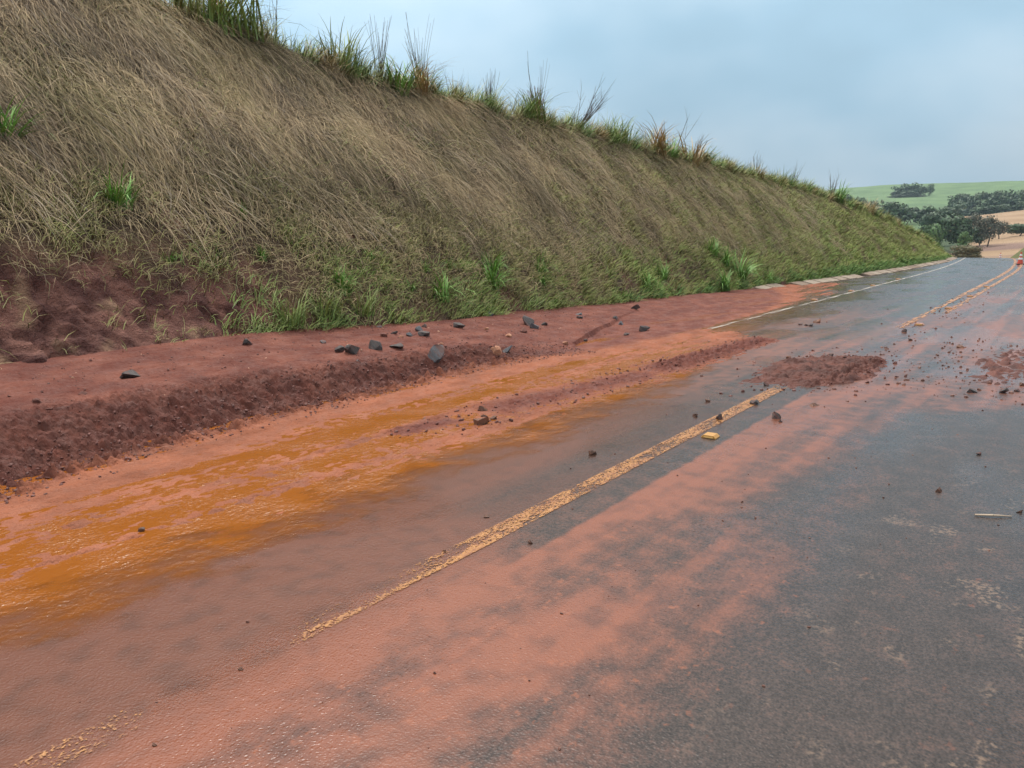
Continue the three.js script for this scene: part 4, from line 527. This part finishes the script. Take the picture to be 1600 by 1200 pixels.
heap(1.7, 3.9, 9.0, 13.1, 0.016, 0.022, heapY, 'lumpy heap of red mud in the middle of the road over the yellow line', 'mud_heap');
heap(-0.2, 1.45, 10.6, 15.6, 0.022, 0.035, smearY, 'flat streaky smear of red mud at the right edge of the road', 'mud_smear');
const surfY = (t, s) => Math.max(roadY(t, s), t > 3 && t < 8.6 ? waterY(s) : -9, t > 3.3 && s < 30 ? mudY(t, s) : -9, t > 1.7 && t < 3.9 && s > 9 && s < 13.1 ? roadY(t, s) + heapY(t, s) : -9, t < 1.45 && s > 10.6 && s < 15.6 ? roadY(t, s) + smearY(t, s) : -9);
STONES.forEach(([t, s, w, h, k, l], i) => { const r = rng(900 + i), g = G[l], m = new THREE.Mesh(stoneGeo(1000 + i, w, h, w * (0.6 + 0.35 * r()), k === 'o' || k === 'r' ? 5 : 9, k === 'b' || k === 'r' ? 0.5 : 0.3), stoneMats[k]); m.position.copy(W(t, surfY(t, s) - 0.004, s)); m.rotation.y = YAW + (r() - 0.5) * 0.5; put(m, k === 'r' || (k === 'b' && w < 0.05) ? 'clod' : 'stone', g ? { label: g[0], category: 'stone', group: g[1] } : { label: l, category: 'stone' }); });
{ // crumbs of mud and grit, too many to count
  const r = rng(2024), base = mergeVertices(new THREE.IcosahedronGeometry(1, 2).deleteAttribute('normal').deleteAttribute('uv')), bp = base.attributes.position; for (let i = 0; i < bp.count; i++) { const q = V().fromBufferAttribute(bp, i), k = 1 + 0.5 * fbm(q.x * 1.7 + 3, q.y * 1.7 + q.z * 2.1, 2); bp.setXYZ(i, q.x * k, q.y * k * 0.7, q.z * k); } base.computeVertexNormals();
  const list = []; const crumb = (t, s, d, c) => list.push([t, surfY(t, s) + d * 0.1, s, d, c]);
  for (let k = 0; k < 4200; k++) { const s = 0.3 + 10.4 * Math.pow(r(), 0.9), d = (r() + r() - 0.9) * 0.55 - 0.02, t = scarpT(s) + d + (r() < 0.4 ? 0.3 * r() : 0); crumb(t, s, 0.005 + 0.012 * Math.pow(r(), 3), 0); }
  for (let k = 0; k < 1500; k++) { const s = 1 + 13 * r(), t = lerp(scarpT(s) + 0.5, toeT(s) - 0.1, r()); crumb(t, s, 0.004 + 0.012 * Math.pow(r(), 4), r() < 0.14 ? 2 : 0); }
  for (let k = 0; k < 260; k++) { const a = r() * 6.283, d = 0.7 + 0.9 * r() * r(); crumb(2.78 + Math.cos(a) * 0.85 * d, 11 + Math.sin(a) * 1.9 * d, 0.006 + 0.02 * Math.pow(r(), 3), 0); }
  for (let k = 0; k < 240; k++) { const s = 9 + 12 * r(), t = 0.2 + 5.6 * r(); if (noise(t * 0.9 + 3, s * 0.4) < 0.0) continue; crumb(t, s, 0.004 + 0.022 * Math.pow(r(), 5), 1); }
  for (let k = 0; k < 170; k++) { const s = 13 + 16 * r(), t = 2.2 + 0.9 * (r() - 0.5) + 0.5 * r(); crumb(t, s, 0.007 + 0.02 * Math.pow(r(), 3), 1); }
  for (let k = 0; k < 600; k++) { const s = 5 + 9 * r(), t = 4.75 - 0.05 * (s - 9) + (r() - 0.5) * 0.8; crumb(t, s, 0.005 + 0.018 * Math.pow(r(), 3), 0); }
  for (let k = 0; k < 150; k++) { const s = 1 + 8 * r(), t = 0.2 + 3.2 * r(); crumb(t, s, 0.003 + 0.007 * Math.pow(r(), 3), 1); }
  for (let k = 0; k < 300; k++) { const s = 10 + 6 * r(), t = 0.2 + 1.6 * r(); crumb(t, s, 0.006 + 0.018 * Math.pow(r(), 3), 1); }
  const im = new THREE.InstancedMesh(base, new THREE.MeshPhysicalMaterial({ color: 0xffffff, roughness: 0.6 }), list.length), m = new THREE.Matrix4(), q = new THREE.Quaternion(), e = new THREE.Euler(), cc = new THREE.Color();
  list.forEach(([t, y, s, d, c], i) => { e.set(r() * 6, r() * 6, r() * 6); m.compose(W(t, y, s), q.setFromEuler(e), V(d * (0.7 + 0.6 * r()), d * (0.6 + 0.4 * r()), d)); im.setMatrixAt(i, m); const f = 0.7 + 0.7 * r(); im.setColorAt(i, c === 2 ? cc.setRGB(0.5, 0.27, 0.17) : c === 1 ? cc.setRGB(0.15 * f, 0.066 * f, 0.046 * f) : cc.setRGB(0.13 * f, 0.046 * f, 0.034 * f)); });
  put(im, 'mud_crumbs', { kind: 'stuff', label: 'loose crumbs of red mud and grit' });
}

// ---------------------------------------------------------------- concrete kerb, road studs, cones, a stick
{
  const r = rng(64), kerb = new THREE.Group(), mats = [0, 1, 2].map(k => new THREE.MeshStandardMaterial({ color: new THREE.Color(0.36 - 0.05 * k, 0.285 - 0.05 * k, 0.215 - 0.04 * k), roughness: 0.85, bumpMap: bumpMud, bumpScale: 0.02 }));
  const sec = new THREE.Shape(); sec.moveTo(-0.26, -0.12); sec.lineTo(-0.26, 0.09); sec.lineTo(-0.16, 0.12); sec.lineTo(0.1, 0.06); sec.lineTo(0.24, 0.02); sec.lineTo(0.24, -0.12);
  const gs = [0.96, 0.9, 0.84].map(L => { const g = new THREE.ExtrudeGeometry(sec, { depth: L - 0.04, bevelEnabled: true, bevelSize: 0.015, bevelThickness: 0.02, bevelSegments: 1 }); g.translate(0, 0, -L / 2); return g; });
  for (let s = 26.2; s < 66; s += 1.0) { if (r() < 0.08) continue; const t = toeT(s) - 0.28, a = W(t, 0, s - 0.3), b = W(toeT(s + 0.3) - 0.28, 0, s + 0.3), p = W(t, roadY(t, s) - 0.01 + 0.025 * (r() - 0.5), s), m = part('kerb_block', gs[Math.floor(r() * 3)], mats[Math.floor(r() * 3)], kerb); m.position.copy(p); m.rotation.set((r() - 0.5) * 0.03, Math.atan2(-(b.x - a.x), -(b.z - a.z)) + Math.PI + (r() - 0.5) * 0.04, (r() - 0.5) * 0.08); m.scale.x = -1; }
  kerb.children.forEach(m => { m.scale.x = 1; m.rotation.y += Math.PI; });
  put(kerb, 'concrete_kerb', { label: 'row of pale concrete kerb blocks at the foot of the far bank', category: 'kerb' });
}
{
  const body = (() => { const s = new THREE.Shape(); s.moveTo(-0.062, -0.01); s.lineTo(-0.062, 0.006); s.lineTo(-0.042, 0.024); s.lineTo(0.042, 0.024); s.lineTo(0.062, 0.006); s.lineTo(0.062, -0.01); const g = new THREE.ExtrudeGeometry(s, { depth: 0.10, bevelEnabled: true, bevelSize: 0.006, bevelThickness: 0.008, bevelSegments: 2 }); g.translate(0, 0, -0.05); return g; })(), lens = new THREE.BoxGeometry(0.085, 0.013, 0.004);
  const yel = new THREE.MeshPhysicalMaterial({ color: new THREE.Color(0.50, 0.25, 0.055), roughness: 0.45, bumpMap: bumpAsphalt, bumpScale: 0.002 }), pink = new THREE.MeshPhysicalMaterial({ color: new THREE.Color(0.42, 0.20, 0.12), roughness: 0.4 }), lensM = new THREE.MeshPhysicalMaterial({ color: new THREE.Color(0.75, 0.42, 0.12), roughness: 0.15 });
  const stud = (t, s, mat, turn, k, label, group) => { const g = new THREE.Group(); part('housing', body, mat, g); for (const z of [-1, 1]) { const l = part('reflector', lens, lensM, g); l.position.set(0, 0.012, z * 0.0605); l.rotation.x = -z * 0.25; } g.position.copy(W(t, surfY(t, s), s)); g.rotation.y = turn; g.scale.setScalar(k); const d = { label, category: 'road stud' }; if (group) d.group = group; put(g, 'road_stud', d); };
  stud(2.63, 6.73, yel, 0.05, 1.05, 'yellow road stud on the right side of the foreground yellow line');
  for (const [t, s] of [[6.0, 22.6], [5.98, 26.8], [5.96, 29.9], [5.96, 34.5]]) stud(t, s, pink, 0, 1.3, 'pinkish road stud along the white edge line', 'road studs along the white edge line');
  for (const [t, s] of [[2.56, 17.6], [2.56, 21.8], [2.56, 26.2], [2.58, 31]]) stud(t, s, pink, 0, 1.3, 'orange road stud on the far double yellow line', 'road studs on the double yellow line');
  const red = new THREE.MeshPhysicalMaterial({ color: new THREE.Color(0.62, 0.075, 0.035), roughness: 0.45 }), white = new THREE.MeshPhysicalMaterial({ color: new THREE.Color(0.82, 0.80, 0.76), roughness: 0.4 }), black = new THREE.MeshPhysicalMaterial({ color: new THREE.Color(0.03, 0.027, 0.027), roughness: 0.6 });
  const L = pts => new THREE.LatheGeometry(pts.map(p => new THREE.Vector2(...p)), 28), cone = (t, s, label) => {
    const g = new THREE.Group(), sh = new THREE.Shape(); sh.moveTo(-0.19, -0.14); sh.lineTo(-0.14, -0.19); sh.lineTo(0.14, -0.19); sh.lineTo(0.19, -0.14); sh.lineTo(0.19, 0.14); sh.lineTo(0.14, 0.19); sh.lineTo(-0.14, 0.19); sh.lineTo(-0.19, 0.14);
    const b = new THREE.ExtrudeGeometry(sh, { depth: 0.03, bevelEnabled: true, bevelSize: 0.008, bevelThickness: 0.006, bevelSegments: 2 }); b.rotateX(-Math.PI / 2); b.translate(0, 0.008, 0); part('base', b, black, g);
    part('body', L([[0.155, 0.04], [0.145, 0.06], [0.035, 0.66], [0.033, 0.70], [0.022, 0.70], [0.022, 0.66]]), red, g); const R = y => 0.145 - (y - 0.06) * (0.11 / 0.6) + 0.003;
    for (const [y0, y1] of [[0.27, 0.38], [0.47, 0.58]]) part('reflective_band', L([[R(y0) - 0.004, y0], [R(y0), y0 + 0.002], [R(y1), y1 - 0.002], [R(y1) - 0.004, y1]]), white, g);
    g.position.copy(W(t, roadY(t, s), s)); g.rotation.y = 0.3; put(g, 'traffic_cone', { label, category: 'traffic cone' });
  };
  cone(2.55, 53, 'nearer red and white traffic cone standing on the double yellow line'); cone(2.3, 90, 'farther traffic cone half hidden behind the road crest');
  const stick = new THREE.Mesh(mergeGeometries([limb(V(-0.11, 0.008, 0), V(0.0, 0.014, 0.012), 0.006, 0.008, 6), limb(V(0.0, 0.014, 0.012), V(0.13, 0.006, -0.01), 0.008, 0.003, 6)]), new THREE.MeshStandardMaterial({ color: new THREE.Color(0.50, 0.38, 0.27), roughness: 0.8 })); stick.position.copy(W(0.30, 0, 5.9)); stick.rotation.y = 0.5; put(stick, 'stick', { label: 'pale broken stick on the grey lane at the right edge', category: 'stick' });
}
// things that share a description are told apart by their place, counted from the left of the view
{
  const same = new Map(); for (const o of scene.children) if (o.userData.category) { const l = o.userData.label; if (!same.has(l)) same.set(l, []); same.get(l).push(o); }
  for (const [l, os] of same) if (os.length > 1) os.sort((a, b) => a.position.x / a.position.z < b.position.x / b.position.z ? 1 : -1).forEach((o, i) => { o.userData.label = `${l}, ${nth[i]} from the left`; });
}
renderer.render(scene, camera);
